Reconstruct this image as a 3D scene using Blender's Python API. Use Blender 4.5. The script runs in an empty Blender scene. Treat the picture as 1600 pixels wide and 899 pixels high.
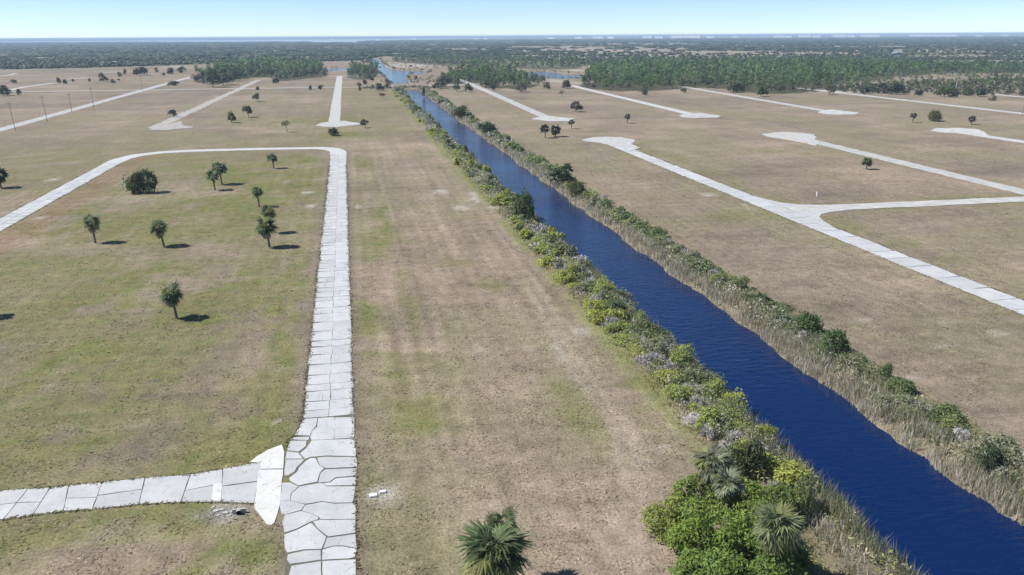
import bpy, math, random
import numpy as np
from mathutils import Vector, Matrix

random.seed(11)
rng = np.random.default_rng(11)
R = math.radians
sc = bpy.context.scene
col = sc.collection

# ------------------------------------------------------------------ camera
PW, PH, FPX, CAM_H = 1600.0, 899.0, 1250.0, 45.0
YAW, PITCH, ROLL = R(11.2913), R(17.4823), R(-0.34)
_fw = np.array([math.sin(YAW)*math.cos(PITCH), math.cos(YAW)*math.cos(PITCH), -math.sin(PITCH)])
_r0 = np.array([math.cos(YAW), -math.sin(YAW), 0.0])
_u0 = np.cross(_r0, _fw)
_rt = _r0*math.cos(ROLL) + _u0*math.sin(ROLL)
_up = -_r0*math.sin(ROLL) + _u0*math.cos(ROLL)
cam_d = bpy.data.cameras.new('camera')
cam = bpy.data.objects.new('camera', cam_d)
col.objects.link(cam)
cam.matrix_world = Matrix(((_rt[0], _up[0], -_fw[0], 0), (_rt[1], _up[1], -_fw[1], 0),
                           (_rt[2], _up[2], -_fw[2], CAM_H), (0, 0, 0, 1)))
cam_d.sensor_fit = 'HORIZONTAL'
cam_d.sensor_width = 36.0
cam_d.lens = 36.0*FPX/PW
cam_d.clip_start = 0.5
cam_d.clip_end = 200000
sc.camera = cam

def ray(px, py):
    return _fw*FPX + _rt*(px-PW/2) + _up*(PH/2-py)
def gp(px, py, z=0.0):
    """ground point seen at a pixel of the 1600 x 899 photograph"""
    d = ray(px, py)
    t = (z-CAM_H)/d[2]
    return (d[0]*t, d[1]*t)
def top_z(x, y, py):
    """height at which a vertical line standing at x, y reaches picture row py"""
    lo, hi = 0.0, 44.0
    for _ in range(40):
        m = (lo+hi)/2
        v = np.array([x, y, m-CAM_H])
        row = PH/2 - FPX*np.dot(v, _up)/np.dot(v, _fw)
        if row > py: lo = m
        else: hi = m
    return lo
def mpp(x, y):
    """metres per photo pixel at a ground point"""
    return np.dot(np.array([x, y, -CAM_H]), _fw)/FPX

# ------------------------------------------------------------------ sky and sun
SUN_EL = 50.0
sun_dir = np.array([-_r0[0], -_r0[1]])            # towards the sun, on the ground plane (picture left)
a = R(1.5)
sun_dir = np.array([sun_dir[0]*math.cos(a)-sun_dir[1]*math.sin(a), sun_dir[0]*math.sin(a)+sun_dir[1]*math.cos(a)])
world = bpy.data.worlds.new('World')
sc.world = world
world.use_nodes = True
wn = world.node_tree.nodes; wl = world.node_tree.links
wn.clear()
w_out = wn.new('ShaderNodeOutputWorld'); w_bg = wn.new('ShaderNodeBackground'); w_sky = wn.new('ShaderNodeTexSky')
w_sky.sky_type = 'NISHITA'
w_sky.sun_disc = False
w_sky.sun_elevation = R(SUN_EL)
w_sky.sun_rotation = math.atan2(sun_dir[0], sun_dir[1])
w_sky.altitude = 0.0
w_sky.air_density = 0.6
w_sky.dust_density = 0.0
w_sky.ozone_density = 5.0
w_bg.inputs['Strength'].default_value = 0.097
wl.new(w_sky.outputs[0], w_bg.inputs[0]); wl.new(w_bg.outputs[0], w_out.inputs[0])
sun_d = bpy.data.lights.new('sun', 'SUN')
sun_d.energy = 5.0
sun_d.angle = R(0.53)
sun_d.color = (1.0, 0.96, 0.9)
sun = bpy.data.objects.new('sun', sun_d)
col.objects.link(sun)
to_sun = Vector((sun_dir[0]*math.cos(R(SUN_EL)), sun_dir[1]*math.cos(R(SUN_EL)), math.sin(R(SUN_EL))))
sun.rotation_euler = (-to_sun).to_track_quat('-Z', 'Y').to_euler()
sun.location = (-60, 60, 120)
sc.view_settings.view_transform = 'Standard'
sc.view_settings.look = 'None'
sc.view_settings.exposure = 0.55
sc.view_settings.gamma = 1.0
sc.cycles.max_bounces = 6
sc.cycles.diffuse_bounces = 2
sc.cycles.glossy_bounces = 2
sc.cycles.transmission_bounces = 3
sc.cycles.volume_bounces = 0
sc.cycles.use_denoising = True

# ------------------------------------------------------------------ helpers
def vn(x, y, seed=0):
    """smooth value noise in 0..1"""
    xi = np.floor(x).astype(np.int64); yi = np.floor(y).astype(np.int64)
    fx = x-xi; fy = y-yi
    fx = fx*fx*(3-2*fx); fy = fy*fy*(3-2*fy)
    def hsh(i, j):
        h = (i*374761393 + j*668265263 + seed*974634777) & 0xffffffff
        h = ((h ^ (h >> 13))*1274126177) & 0xffffffff
        h = h ^ (h >> 16)
        return (h & 0xffff)/65535.0
    a_ = hsh(xi, yi); b = hsh(xi+1, yi); c = hsh(xi, yi+1); d = hsh(xi+1, yi+1)
    return (a_*(1-fx)+b*fx)*(1-fy) + (c*(1-fx)+d*fx)*fy
def fbm(x, y, seed=0, octs=4):
    s = 0; amp = .5; t = 0
    for k in range(octs):
        s = s + amp*vn(x*2**k, y*2**k, seed+k*17); t += amp; amp *= .55
    return s/t
def sst(a_, b, x):
    t = np.clip((x-a_)/(b-a_), 0, 1)
    return t*t*(3-2*t)
def in_poly(x, y, poly):
    x = np.asarray(x); y = np.asarray(y)
    r = np.zeros(x.shape, bool)
    n = len(poly)
    for i in range(n):
        x0, y0 = poly[i]; x1, y1 = poly[(i+1) % n]
        if y0 == y1: continue
        c = ((y0 > y) != (y1 > y)) & (x < (x1-x0)*(y-y0)/(y1-y0)+x0)
        r ^= c
    return r
def poly_dist(x, y, pts):
    """distance to a polyline"""
    best = np.full(np.shape(x), 1e9)
    for (x0, y0), (x1, y1) in zip(pts[:-1], pts[1:]):
        dx, dy = x1-x0, y1-y0
        t = np.clip(((x-x0)*dx+(y-y0)*dy)/(dx*dx+dy*dy), 0, 1)
        best = np.minimum(best, np.hypot(x-x0-t*dx, y-y0-t*dy))
    return best

class MB:
    """collects faces; build() gives one mesh"""
    def __init__(s):
        s.V = []; s.n = 0; s.F = []; s.T = []; s.tint = False
    def add(s, V, F, tint=None):
        V = np.asarray(V, float).reshape(-1, 3)
        F = np.asarray(F, int)
        s.V.append(V); s.F.append(F+s.n); s.n += len(V)
        if tint is not None:
            s.tint = True
            t = np.asarray(tint, float)
            if t.ndim == 1: t = np.tile(t, (len(V), 1))
            s.T.append(t)
        return s
    def mesh(s, name, smooth=False):
        V = np.concatenate(s.V)
        me = bpy.data.meshes.new(name)
        me.vertices.add(len(V)); me.vertices.foreach_set('co', V.ravel())
        loops = np.concatenate([f.ravel() for f in s.F])
        sizes = np.concatenate([np.full(len(f), f.shape[1]) for f in s.F])
        me.loops.add(len(loops)); me.loops.foreach_set('vertex_index', loops)
        starts = np.concatenate([[0], np.cumsum(sizes)[:-1]])
        me.polygons.add(len(sizes)); me.polygons.foreach_set('loop_start', starts)
        if s.tint:
            at = me.attributes.new('tint', 'FLOAT_COLOR', 'POINT')
            T = np.concatenate(s.T)
            at.data.foreach_set('color', np.c_[T[:, :3], np.ones(len(T))].ravel())
        me.update(calc_edges=True)
        if not smooth: me.shade_flat()
        me.validate()
        return me
def put(name, me, m=None, parent=None, loc=(0, 0, 0), rot=(0, 0, 0), scale=(1, 1, 1), color=None):
    o = bpy.data.objects.new(name, me)
    if me is not None and m is not None and not me.materials: me.materials.append(m)
    col.objects.link(o)
    o.location = loc; o.rotation_euler = rot; o.scale = scale
    if parent: o.parent = parent
    if color is not None: o.color = (*color, 1)
    return o
def tag(o, label, cat=None, group=None, kind=None):
    if label: o['label'] = label
    if cat: o['category'] = cat
    if group: o['group'] = group
    if kind: o['kind'] = kind
    return o
def thing(name, label, cat, loc, group=None, rz=0.0, s=1.0):
    o = put(name, None, loc=loc, rot=(0, 0, rz), scale=(s, s, s))
    o.empty_display_size = .5
    return tag(o, label, cat, group)
def prism(mb, pts, z0, z1, tint=None):
    """upright prism over a ground polygon"""
    pts = np.asarray(pts, float); n = len(pts)
    a2 = np.sum(pts[:, 0]*np.roll(pts[:, 1], -1)-np.roll(pts[:, 0], -1)*pts[:, 1])
    if a2 < 0: pts = pts[::-1]
    V = np.r_[np.c_[pts, np.full(n, z0)], np.c_[pts, np.full(n, z1)]]
    i = np.arange(n); j = (i+1) % n
    mb.add(V, np.arange(n, 2*n)[None, :], tint)
    mb.F.append(np.c_[i, j, j+n, i+n]+mb.n-2*n)
    return mb
def box(mb, x0, y0, z0, x1, y1, z1, tint=None):
    V = [(x0,y0,z0),(x1,y0,z0),(x1,y1,z0),(x0,y1,z0),(x0,y0,z1),(x1,y0,z1),(x1,y1,z1),(x0,y1,z1)]
    return mb.add(V, [(3,2,1,0),(4,5,6,7),(0,1,5,4),(1,2,6,5),(2,3,7,6),(3,0,4,7)], tint)
def tube(mb, pts, radii, seg=6, tint=None, cap=True):
    pts = np.asarray(pts, float); k = len(pts); V = []
    for i in range(k):
        d = pts[min(i+1, k-1)]-pts[max(i-1, 0)]
        d = d/np.linalg.norm(d)
        u = np.cross(d, [0, 1, 0] if abs(d[1]) < .9 else [1, 0, 0]); u /= np.linalg.norm(u)
        v = np.cross(d, u)
        for q in range(seg):
            an = 2*math.pi*q/seg
            V.append(pts[i]+radii[i]*(u*math.cos(an)+v*math.sin(an)))
    F = [(i*seg+q, i*seg+(q+1) % seg, (i+1)*seg+(q+1) % seg, (i+1)*seg+q) for i in range(k-1) for q in range(seg)]
    mb.add(V, F, tint)
    if cap:
        mb.F.append(np.arange(mb.n-seg, mb.n)[None, :])
    return mb

# ------------------------------------------------------------------ materials
def mat(name, build):
    m = bpy.data.materials.new(name); m.use_nodes = True
    nt = m.node_tree; nt.nodes.clear()
    out = nt.nodes.new('ShaderNodeOutputMaterial')
    build(nt, out)
    return m
def N(nt, t, **kw):
    n = nt.nodes.new('ShaderNode'+t)
    for k, v in kw.items():
        if k in n.inputs: n.inputs[k].default_value = v
        else: setattr(n, k, v)
    return n
def noise(nt, co, scale, detail=3, rough=.55, dist=0):
    n = N(nt, 'TexNoise'); n.inputs['Scale'].default_value = scale; n.inputs['Detail'].default_value = detail
    n.inputs['Roughness'].default_value = rough; n.inputs['Distortion'].default_value = dist
    nt.links.new(co, n.inputs['Vector'])
    return n.outputs['Fac']
def mrange(nt, v, a0, a1, b0, b1, smooth=False):
    n = N(nt, 'MapRange'); n.clamp = True
    if smooth: n.interpolation_type = 'SMOOTHSTEP'
    for k, q in zip((1, 2, 3, 4), (a0, a1, b0, b1)): n.inputs[k].default_value = q
    nt.links.new(v, n.inputs[0])
    return n.outputs[0]
def mixc(nt, f, c0, c1, mode='MIX'):
    n = N(nt, 'Mix', data_type='RGBA', blend_type=mode)
    for idx, c in ((6, c0), (7, c1)):
        if isinstance(c, (tuple, list)): n.inputs[idx].default_value = (*c, 1)
        else: nt.links.new(c, n.inputs[idx])
    if isinstance(f, float): n.inputs[0].default_value = f
    else: nt.links.new(f, n.inputs[0])
    return n.outputs[2]
def math_(nt, op, a0, b0):
    n = N(nt, 'Math', operation=op)
    for i, q in enumerate((a0, b0)):
        if isinstance(q, (int, float)): n.inputs[i].default_value = q
        else: nt.links.new(q, n.inputs[i])
    return n.outputs[0]
def scalec(nt, c, f):
    n = N(nt, 'VectorMath', operation='SCALE')
    nt.links.new(c, n.inputs[0])
    if isinstance(f, (int, float)): n.inputs['Scale'].default_value = f
    else: nt.links.new(f, n.inputs['Scale'])
    return n.outputs[0]
def bsdf(nt, out, c, rough=.9, spec=.2, normal=None):
    b = N(nt, 'BsdfPrincipled')
    if isinstance(c, (tuple, list)): b.inputs['Base Color'].default_value = (*c, 1)
    else: nt.links.new(c, b.inputs['Base Color'])
    if isinstance(rough, (int, float)): b.inputs['Roughness'].default_value = rough
    else: nt.links.new(rough, b.inputs['Roughness'])
    b.inputs['Specular IOR Level'].default_value = spec
    if normal is not None: nt.links.new(normal, b.inputs['Normal'])
    if out is not None: nt.links.new(b.outputs[0], out.inputs[0])
    return b
def bump(nt, h, strength, dist):
    n = N(nt, 'Bump'); n.inputs['Strength'].default_value = strength; n.inputs['Distance'].default_value = dist
    nt.links.new(h, n.inputs['Height'])
    return n.outputs[0]

def b_ground(nt, out):
    co = N(nt, 'TexCoord').outputs['Object']
    base = N(nt, 'Attribute', attribute_name='tint').outputs['Color']
    n_s = noise(nt, co, 3.0, 4, .65)
    n_m = noise(nt, co, .55, 4, .6)
    n_l = noise(nt, co, .09, 3, .55)
    mp = N(nt, 'Mapping'); mp.inputs['Scale'].default_value = (.35, 1.6, 1); mp.inputs['Rotation'].default_value = (0, 0, .18)
    nt.links.new(co, mp.inputs[0])
    n_d = noise(nt, mp.outputs[0], 1.1, 3, .6)
    f = math_(nt, 'MULTIPLY', mrange(nt, n_s, .3, .7, .66, 1.34), mrange(nt, n_m, .3, .7, .8, 1.2))
    f = math_(nt, 'MULTIPLY', f, mrange(nt, n_l, .3, .7, .9, 1.1))
    c = scalec(nt, base, f)
    # straw flecks and dry weed specks
    c = mixc(nt, mrange(nt, n_d, .6, .74, 0, .38), c, (.29, .25, .19))
    c = mixc(nt, mrange(nt, n_d, .4, .3, 0, .42), c, (.075, .066, .045))
    h = math_(nt, 'ADD', n_s, math_(nt, 'MULTIPLY', n_m, 1.5))
    bsdf(nt, out, c, .95, .08, bump(nt, h, .7, .22))
M_ground = mat('dry_field', b_ground)

def b_conc(c0, c1, dirt):
    def f(nt, out):
        co = N(nt, 'TexCoord').outputs['Object']
        info = N(nt, 'ObjectInfo')
        n1 = noise(nt, co, .35, 4, .6); n2 = noise(nt, co, 4, 4, .7); n3 = noise(nt, co, 1.3, 4, .6)
        c = mixc(nt, mrange(nt, n1, .3, .7, 0, 1), c0, c1)
        c = mixc(nt, mrange(nt, n3, .62, .8, 0, dirt), c, (.2, .185, .15))
        wv = N(nt, 'VectorMath', operation='ADD'); nz = N(nt, 'TexNoise'); nz.inputs['Scale'].default_value = .9; nz.inputs['Detail'].default_value = 4
        nt.links.new(co, nz.inputs['Vector']); nt.links.new(scalec(nt, nz.outputs['Color'], 1.6), wv.inputs[1]); nt.links.new(co, wv.inputs[0])
        vo = N(nt, 'TexVoronoi', feature='DISTANCE_TO_EDGE'); vo.inputs['Scale'].default_value = .38; nt.links.new(wv.outputs[0], vo.inputs['Vector'])
        crk = math_(nt, 'MULTIPLY', mrange(nt, vo.outputs['Distance'], .004, .018, 1, 0), mrange(nt, n3, .42, .6, 0, .55))
        c = mixc(nt, crk, c, (.13, .125, .105))
        c = mixc(nt, mrange(nt, noise(nt, co, .8, 5, .65), .55, .75, 0, .3), c, (.26, .255, .235))
        f2 = math_(nt, 'MULTIPLY', mrange(nt, n2, .25, .75, .94, 1.06), mrange(nt, info.outputs['Random'], 0, 1, .9, 1.06))
        bsdf(nt, out, scalec(nt, c, f2), .85, .25, bump(nt, n2, .25, .02))
    return f
M_conc = mat('pale_concrete', b_conc((.36, .37, .38), (.445, .45, .45), .45))
M_far_conc = mat('weathered_concrete', b_conc((.31, .31, .295), (.47, .47, .46), .85))
M_broken = mat('broken_concrete', b_conc((.27, .255, .225), (.36, .35, .325), .9))
M_apron = mat('fresh_concrete', b_conc((.45, .45, .44), (.53, .53, .515), .4))
M_sub = mat('joint_soil', b_conc((.085, .08, .06), (.13, .118, .088), .15))
M_stone = mat('grey_rubble', b_conc((.33, .32, .3), (.42, .41, .39), .5))
M_white = mat('white_paint', lambda nt, out: bsdf(nt, out, (.8, .8, .78), .6, .3))
M_roof = mat('pale_roof', lambda nt, out: bsdf(nt, out, (.55, .54, .54), .7, .3))
M_dark = mat('dark_opening', lambda nt, out: bsdf(nt, out, (.01, .01, .01), .9, .1))

def b_leaf(attr):
    def f(nt, out):
        geo = N(nt, 'NewGeometry')
        base = N(nt, 'Attribute', attribute_name='tint').outputs['Color'] if attr else N(nt, 'ObjectInfo').outputs['Color']
        r = geo.outputs['Random Per Island']
        c = scalec(nt, base, mrange(nt, r, 0, 1, .55, 1.5))
        c = mixc(nt, mrange(nt, r, .9, 1, 0, .35), c, (.17, .16, .06))
        b = bsdf(nt, None, c, .55, .3)
        tr = N(nt, 'BsdfTranslucent'); nt.links.new(scalec(nt, c, 1.3), tr.inputs[0])
        mx = N(nt, 'MixShader'); mx.inputs[0].default_value = .42
        nt.links.new(b.outputs[0], mx.inputs[1]); nt.links.new(tr.outputs[0], mx.inputs[2]); nt.links.new(mx.outputs[0], out.inputs[0])
    return f
M_leaf = mat('leaf', b_leaf(False))
M_tint = mat('plant_tint', b_leaf(True))
def b_twig(nt, out):
    r = N(nt, 'NewGeometry').outputs['Random Per Island']
    bsdf(nt, out, scalec(nt, N(nt, 'ObjectInfo').outputs['Color'], mrange(nt, r, 0, 1, .6, 1.35)), .9, .1)
M_twig = mat('dry_twig', b_twig)
def b_bark(nt, out):
    co = N(nt, 'TexCoord').outputs['Object']
    n = noise(nt, co, 6, 3)
    bsdf(nt, out, mixc(nt, n, (.09, .075, .06), (.24, .2, .165)), .95, .1, bump(nt, n, .6, .05))
M_bark = mat('bark', b_bark)
def b_pole(nt, out):
    co = N(nt, 'TexCoord').outputs['Object']
    bsdf(nt, out, mixc(nt, noise(nt, co, 3, 3), (.14, .13, .12), (.24, .22, .2)), .9, .1)
M_pole = mat('dark_timber', b_pole)

def b_water(deep, scale, rip=.75):
    def f(nt, out):
        co = N(nt, 'TexCoord').outputs['Object']
        mp = N(nt, 'Mapping'); mp.inputs['Scale'].default_value = (.55*scale, 1.5*scale, 1); mp.inputs['Rotation'].default_value = (0, 0, R(-12))
        nt.links.new(co, mp.inputs[0])
        n1 = noise(nt, mp.outputs[0], .75, 4, .55, .4)
        n2 = noise(nt, co, .045*scale, 2, .5)
        h = math_(nt, 'MULTIPLY', n1, mrange(nt, n2, .35, .65, .45, 1.2))
        b = bsdf(nt, out, deep, .08, .5, bump(nt, h, rip, .2))
        b.inputs['IOR'].default_value = 1.33
    return f
M_water = mat('canal_water', b_water((.001, .012, .06), 1.0, .85))
M_bay = mat('bay_water', b_water((.3, .36, .45), .3, .02))

# ------------------------------------------------------------------ layout (metres; roads run along +Y)
MAIN_L, MAIN_R = -8.0, -1.8
LAGOON = [gp(*p, -1.2) for p in [(577,92),(592,92),(596,98),(604,105),(616,110),(640,111.5),(662,111),(664,116),(640,117),
          (634,122),(641,132.3),(613,133.2),(606,124),(596,115),(586,107),(579,99)]]
PONDS = [[gp(*p, -1.2) for p in q] for q in (
    [(815,114),(850,111.5),(880,116),(908,118),(908,124),(870,124.5),(840,123),(815,120)],
    [(708,111),(735,112),(740,115),(712,116)],
    [(508,107.5),(548,106.5),(552,111),(510,112)],
    [(1386,84.5),(1398,79.5),(1412,80),(1414,84),(1400,86)],
    [(654,71.8),(668,69.6),(706,68.8),(704,70.6),(675,72)],
    [(1440,98.6),(1520,99),(1640,103),(1640,105.5),(1520,101.3),(1440,100.4)])]
BAY = [gp(*p, -1.2) for p in [(-500,70),(-500,67.4),(0,64.4),(200,63.3),(400,62.2),(600,60.4),(800,58.4),(900,57.6),
       (905,58.0),(800,60),(700,61.8),(600,63.2),(560,65.5),(590,67),(500,67.6),(480,66),(350,66.4),(200,66.4),(0,67.2)]]
def P(*pts): return [gp(*p) for p in pts]
LOOP = [(-5,328),(-5,337),(-7,345),(-12,350),(-25,352),(-39,353.6),(-64,354.5),(-76,352.3),(-84,346),(-87.6,336),(-88.2,326)]
ROADS = [  # name, label, centre line, width
    ('road', 'pale far street running up the left fields past the power poles', [(-176,300),(-177,463),(-181,1051)], 7.5),
    ('road', 'grassy broken street ending in a ragged hammerhead on the left', [(-99.5,450),(-94,947)], 6.5),
    ('road', 'straight white street with hammerhead end beyond the loop road', [(-7.8,448),(-7.6,700),(-7,1013)], 6.4),
    ('road', 'long pale cross street before the left tree belt, reaching the causeway', P((-40,144.3),(12,143.7),(200,141.3),(400,138.4),(500,136.8),(600,136.2),(625,135.7)), 6.5),
    ('road', 'short pale street cutting in front of the bridge trees to the right', P((668,134.5),(700,133),(735,131.8),(756,131.6)), 6.0),
    ('road', 'white street right of the canal ending near the clump of palms', [(111.5,450),(116,640),(121,906)], 6.5),
    ('road', 'white street ending in an oval turnaround below the pine wood', [(198.8,443),(205.6,715),(207,745)], 6.5),
    ('road', 'thin white street running out of the gap in the pine wood edge', [(285.5,438),(297.1,678),(298,700)], 6.5),
    ('road', 'far right white street along the edge of the scrub', [(384.5,330),(384.7,405),(385.2,592),(386,655)], 6.8),
    ('road', 'white street crossing the right field behind the lone round palm', [(192.5,165),(194.3,202),(199.5,328),(199.6,338)], 6.4),
    ('road', 'short cross street joining two streets at a triangle on the right', [(114.5,192.2),(184,190.5),(300,188.5)], 6.6),
    ('road', 'stub of white street with turnaround at the right edge', [(283.5,338),(284.5,300),(284,180)], 6.4),
    ('road', 'pale lane in the far left field behind two dark bushes', P((10,142),(40,136),(85,130)), 6.0),
    ('road', 'faint pale lane at the far left edge of the fields', P((-30,121),(0,119),(15,117.5),(25,115)), 7.0),
    ('road', 'short white end of street at the right edge before the scrub', P((1553,148),(1600,152),(1640,155)), 7.0),
    ('road', 'pale top cross street closing the straight white street', [(-27,1010),(16,1004)], 8.0),
    ('road', 'pale sandy lane bending out of the right wood edge', P((1277,140.5),(1300,143),(1330,144.4),(1357,144)), 6.5),
]
def Q(sx, ox, sy, oy, *pts): return [gp(ox+p[0]/sx, oy+p[1]/sy) for p in pts]
HEADS = [Q(4, 400, 4, 0, (375,787),(400,772),(480,760),(560,757),(580,763),(640,770),(652,779),(560,791),(500,797),(420,793)),
         Q(4, 0, 4, 0, (920,813),(980,799),(1090,770),(1135,758),(1150,788),(1215,795),(1200,801),(1100,809),(1040,816)),
         Q(8, 740, 8, 90, (725,772),(850,738),(970,733),(1070,748),(1265,765),(1190,797),(960,800)),
         Q(4, 800, 4, 0, (1043,724),(1080,712),(1180,707),(1307,726),(1288,737),(1150,740),(1060,734)),
         Q(4, 1200, 4, 0, (312,704),(345,690),(400,687),(572,706),(553,717),(450,718),(350,714)),
         Q(1, 0, 1, 0, (1191,210),(1220,206.8),(1250,207.7),(1272,210.5),(1276,215),(1273,218.3),(1284,222.5),(1274,228),(1255,223),(1230,219),(1200,213.8)),
         Q(1, 0, 1, 0, (909,219.5),(925,215.3),(945,214.2),(970,215.2),(990,218.5),(993,221.5),(986,226),(1000,232),(985,237),(963,229.5),(940,224),(925,222)),
         Q(4, 1200, 4, 0, (1015,816),(1060,804),(1180,801),(1300,809),(1352,825),(1367,838),(1375,852),(1300,846),(1180,834),(1080,829))]

def canal_depth(x, y):
    """height of the ground across the canal"""
    w = (vn(y/5.0, y*0+3, 5)-.5)*1.5 + (vn(y/1.9, y*0+9, 6)-.5)*.7
    zz = np.interp(x+w*np.where(x < 54, 1, -1), [36.5,40,43.5,46.2,47.2,51,57,61.2,62.2,64.5,67,69.5], [0,-.02,-.25,-.95,-1.8,-3,-3,-1.8,-.95,-.3,-.03,0])
    return zz*sst(752, 742, y)

# ------------------------------------------------------------------ ground
SANDY = [(1107,304,14,3),(1165,322,5,2),(1178,328,9,3),(480,301,11,2.2),(484,323,8,2),(561,323,8,2),(83,281,10,2.4),(62,341,10,2),(437,659,7,4),
         (915,518,22,7),(945,527,16,6),(870,127,14,3),(898,129.5,9,1.6),(655,103,15,1.2),(640,102,40,4),(1056,135,5,2),(1437,123,17,1.6),(1556,135,12,2),(1588,138,14,3),
         (1590,84,16,6),(1490,141,10,1.5),(1385,138,18,2),(124,122.5,11,1),(172,113,9,1.2),(270,105,24,1.4),(350,99,60,1),(1480,96,42,1.2),(860,103,40,2.5),
         (905,110,18,2),(470,66,3,1),(1480,502,10,3),(1345,560,16,4),(1420,590,20,4),(1290,520,14,4),(1050,575,5,3),(1560,520,24,4),(1470,540,30,4),(1345,500,20,4),
         (1010,720,16,3),(905,625,10,2),(355,800,26,16),(600,775,24,16),(1030,700,30,5),(780,322,24,6),(725,325,15,4),(690,300,14,4),(745,310,9,10),(880,560,10,30)]
GREENY = [(600,345,12,34),(572,500,20,60),(590,395,20,30),(645,650,45,30),(575,760,24,45),(620,610,18,90),(470,420,16,40),(440,560,18,60),(420,600,25,80),(455,690,20,25),
          (100,345,60,16),(180,365,70,18),(120,560,60,24),(200,600,55,24),(330,470,70,30),(60,700,90,24),(350,710,60,26),(300,800,50,28),(360,870,90,30),(120,830,90,22),
          (430,300,40,26),(380,270,60,16),(465,265,26,30),(570,255,12,16),(640,480,14,60),(430,480,12,40),(905,640,30,50),(1010,650,24,20),(770,445,20,10),(700,410,40,8),
          (1090,660,30,20),(1000,600,25,14),(850,470,22,30),(540,210,50,6),(460,190,90,8),(330,330,60,22),(230,440,70,20),(150,480,60,16),(30,600,60,24)]
def ell(list_, x, y, grow=1.0):
    m = np.zeros(x.shape)
    for (px, py, rx, ry) in list_:
        cx, cy = gp(px, py)
        a_ = rx*mpp(cx, cy)*grow
        b = max(.4, abs(gp(px, py-ry)[1]-gp(px, py+ry)[1])/2)*grow
        sel = (np.abs(x-cx) < 2.2*a_) & (np.abs(y-cy) < 2.2*b)
        if not sel.any(): continue
        d = np.hypot((x[sel]-cx)/a_, (y[sel]-cy)/b)
        m[sel] = np.maximum(m[sel], sst(1.5, .3, d+(fbm(x[sel]/1.6+px, y[sel]/1.6, 3, 3)-.5)*1.2))
    return m
WOOD_LINE = [(-400,111),(0,109),(150,106),(300,101),(400,99),(560,95),(600,88),(700,93),(880,97),(930,103),(1100,104),(1300,106),(1450,110),(1600,114),(2000,118)]
_wl = np.array([gp(*p) for p in WOOD_LINE])
WOOD_POLY = _wl.tolist()+[(90000,1500),(90000,400000),(-90000,400000),(-90000,1500)]
# polygons (photo pixels of the ground the trees stand on) of the nearer woods
PINE_A = P((905,136),(925,139.5),(960,142.5),(1003,143),(1030,141.5),(1060,139),(1075,138),(1090,137),(1130,139),(1150,143),(1190,147),(1235,147),(1262,144),(1285,141),(1300,134),
           (1370,125),(1430,117),(1500,114),(1640,116),(1640,111),(1500,109),(1430,104),(1300,101),(1100,100),(960,102),(925,112))
BELT_C = P((737,129),(760,138),(790,138),(808,141),(835,136),(850,130),(845,124),(815,122),(800,112),(760,106),(735,105),(712,112),(700,120),(690,129),(705,132))
BELT_D = P((303,128),(322,131.5),(345,131),(360,127),(378,124),(395,121.5),(420,121),(432,127),(455,126),(485,122.5),(510,119.5),(512,114),(500,104),(440,102),(400,102),(350,107),(320,117))
BELT_E = P((541,121),(560,125),(580,124),(588,120),(590,112),(582,106),(560,104),(545,108))
BELT_F = P((612,97),(640,99),(700,104),(760,104),(830,108),(900,108),(925,101),(880,97),(800,97),(700,95),(620,92))
MARSH = [(950,79,190,4.5),(860,74,130,2.2),(1010,69,160,2),(1130,81.5,70,1.8),(700,78,70,1.6),(60,91,60,1.6),(190,97,60,1.2),(330,86,80,1.2),(460,90,60,1.3),(300,94,50,1),(820,88,50,1.5),
         (1250,84,90,1.3),(1500,88,110,2),(1330,74,120,1.2),(560,74,90,1.2),(430,76,120,1),(150,84,90,1),(1560,96,60,2),(620,84,50,1.3),(750,68,120,1),(1180,72,80,1)]
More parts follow.
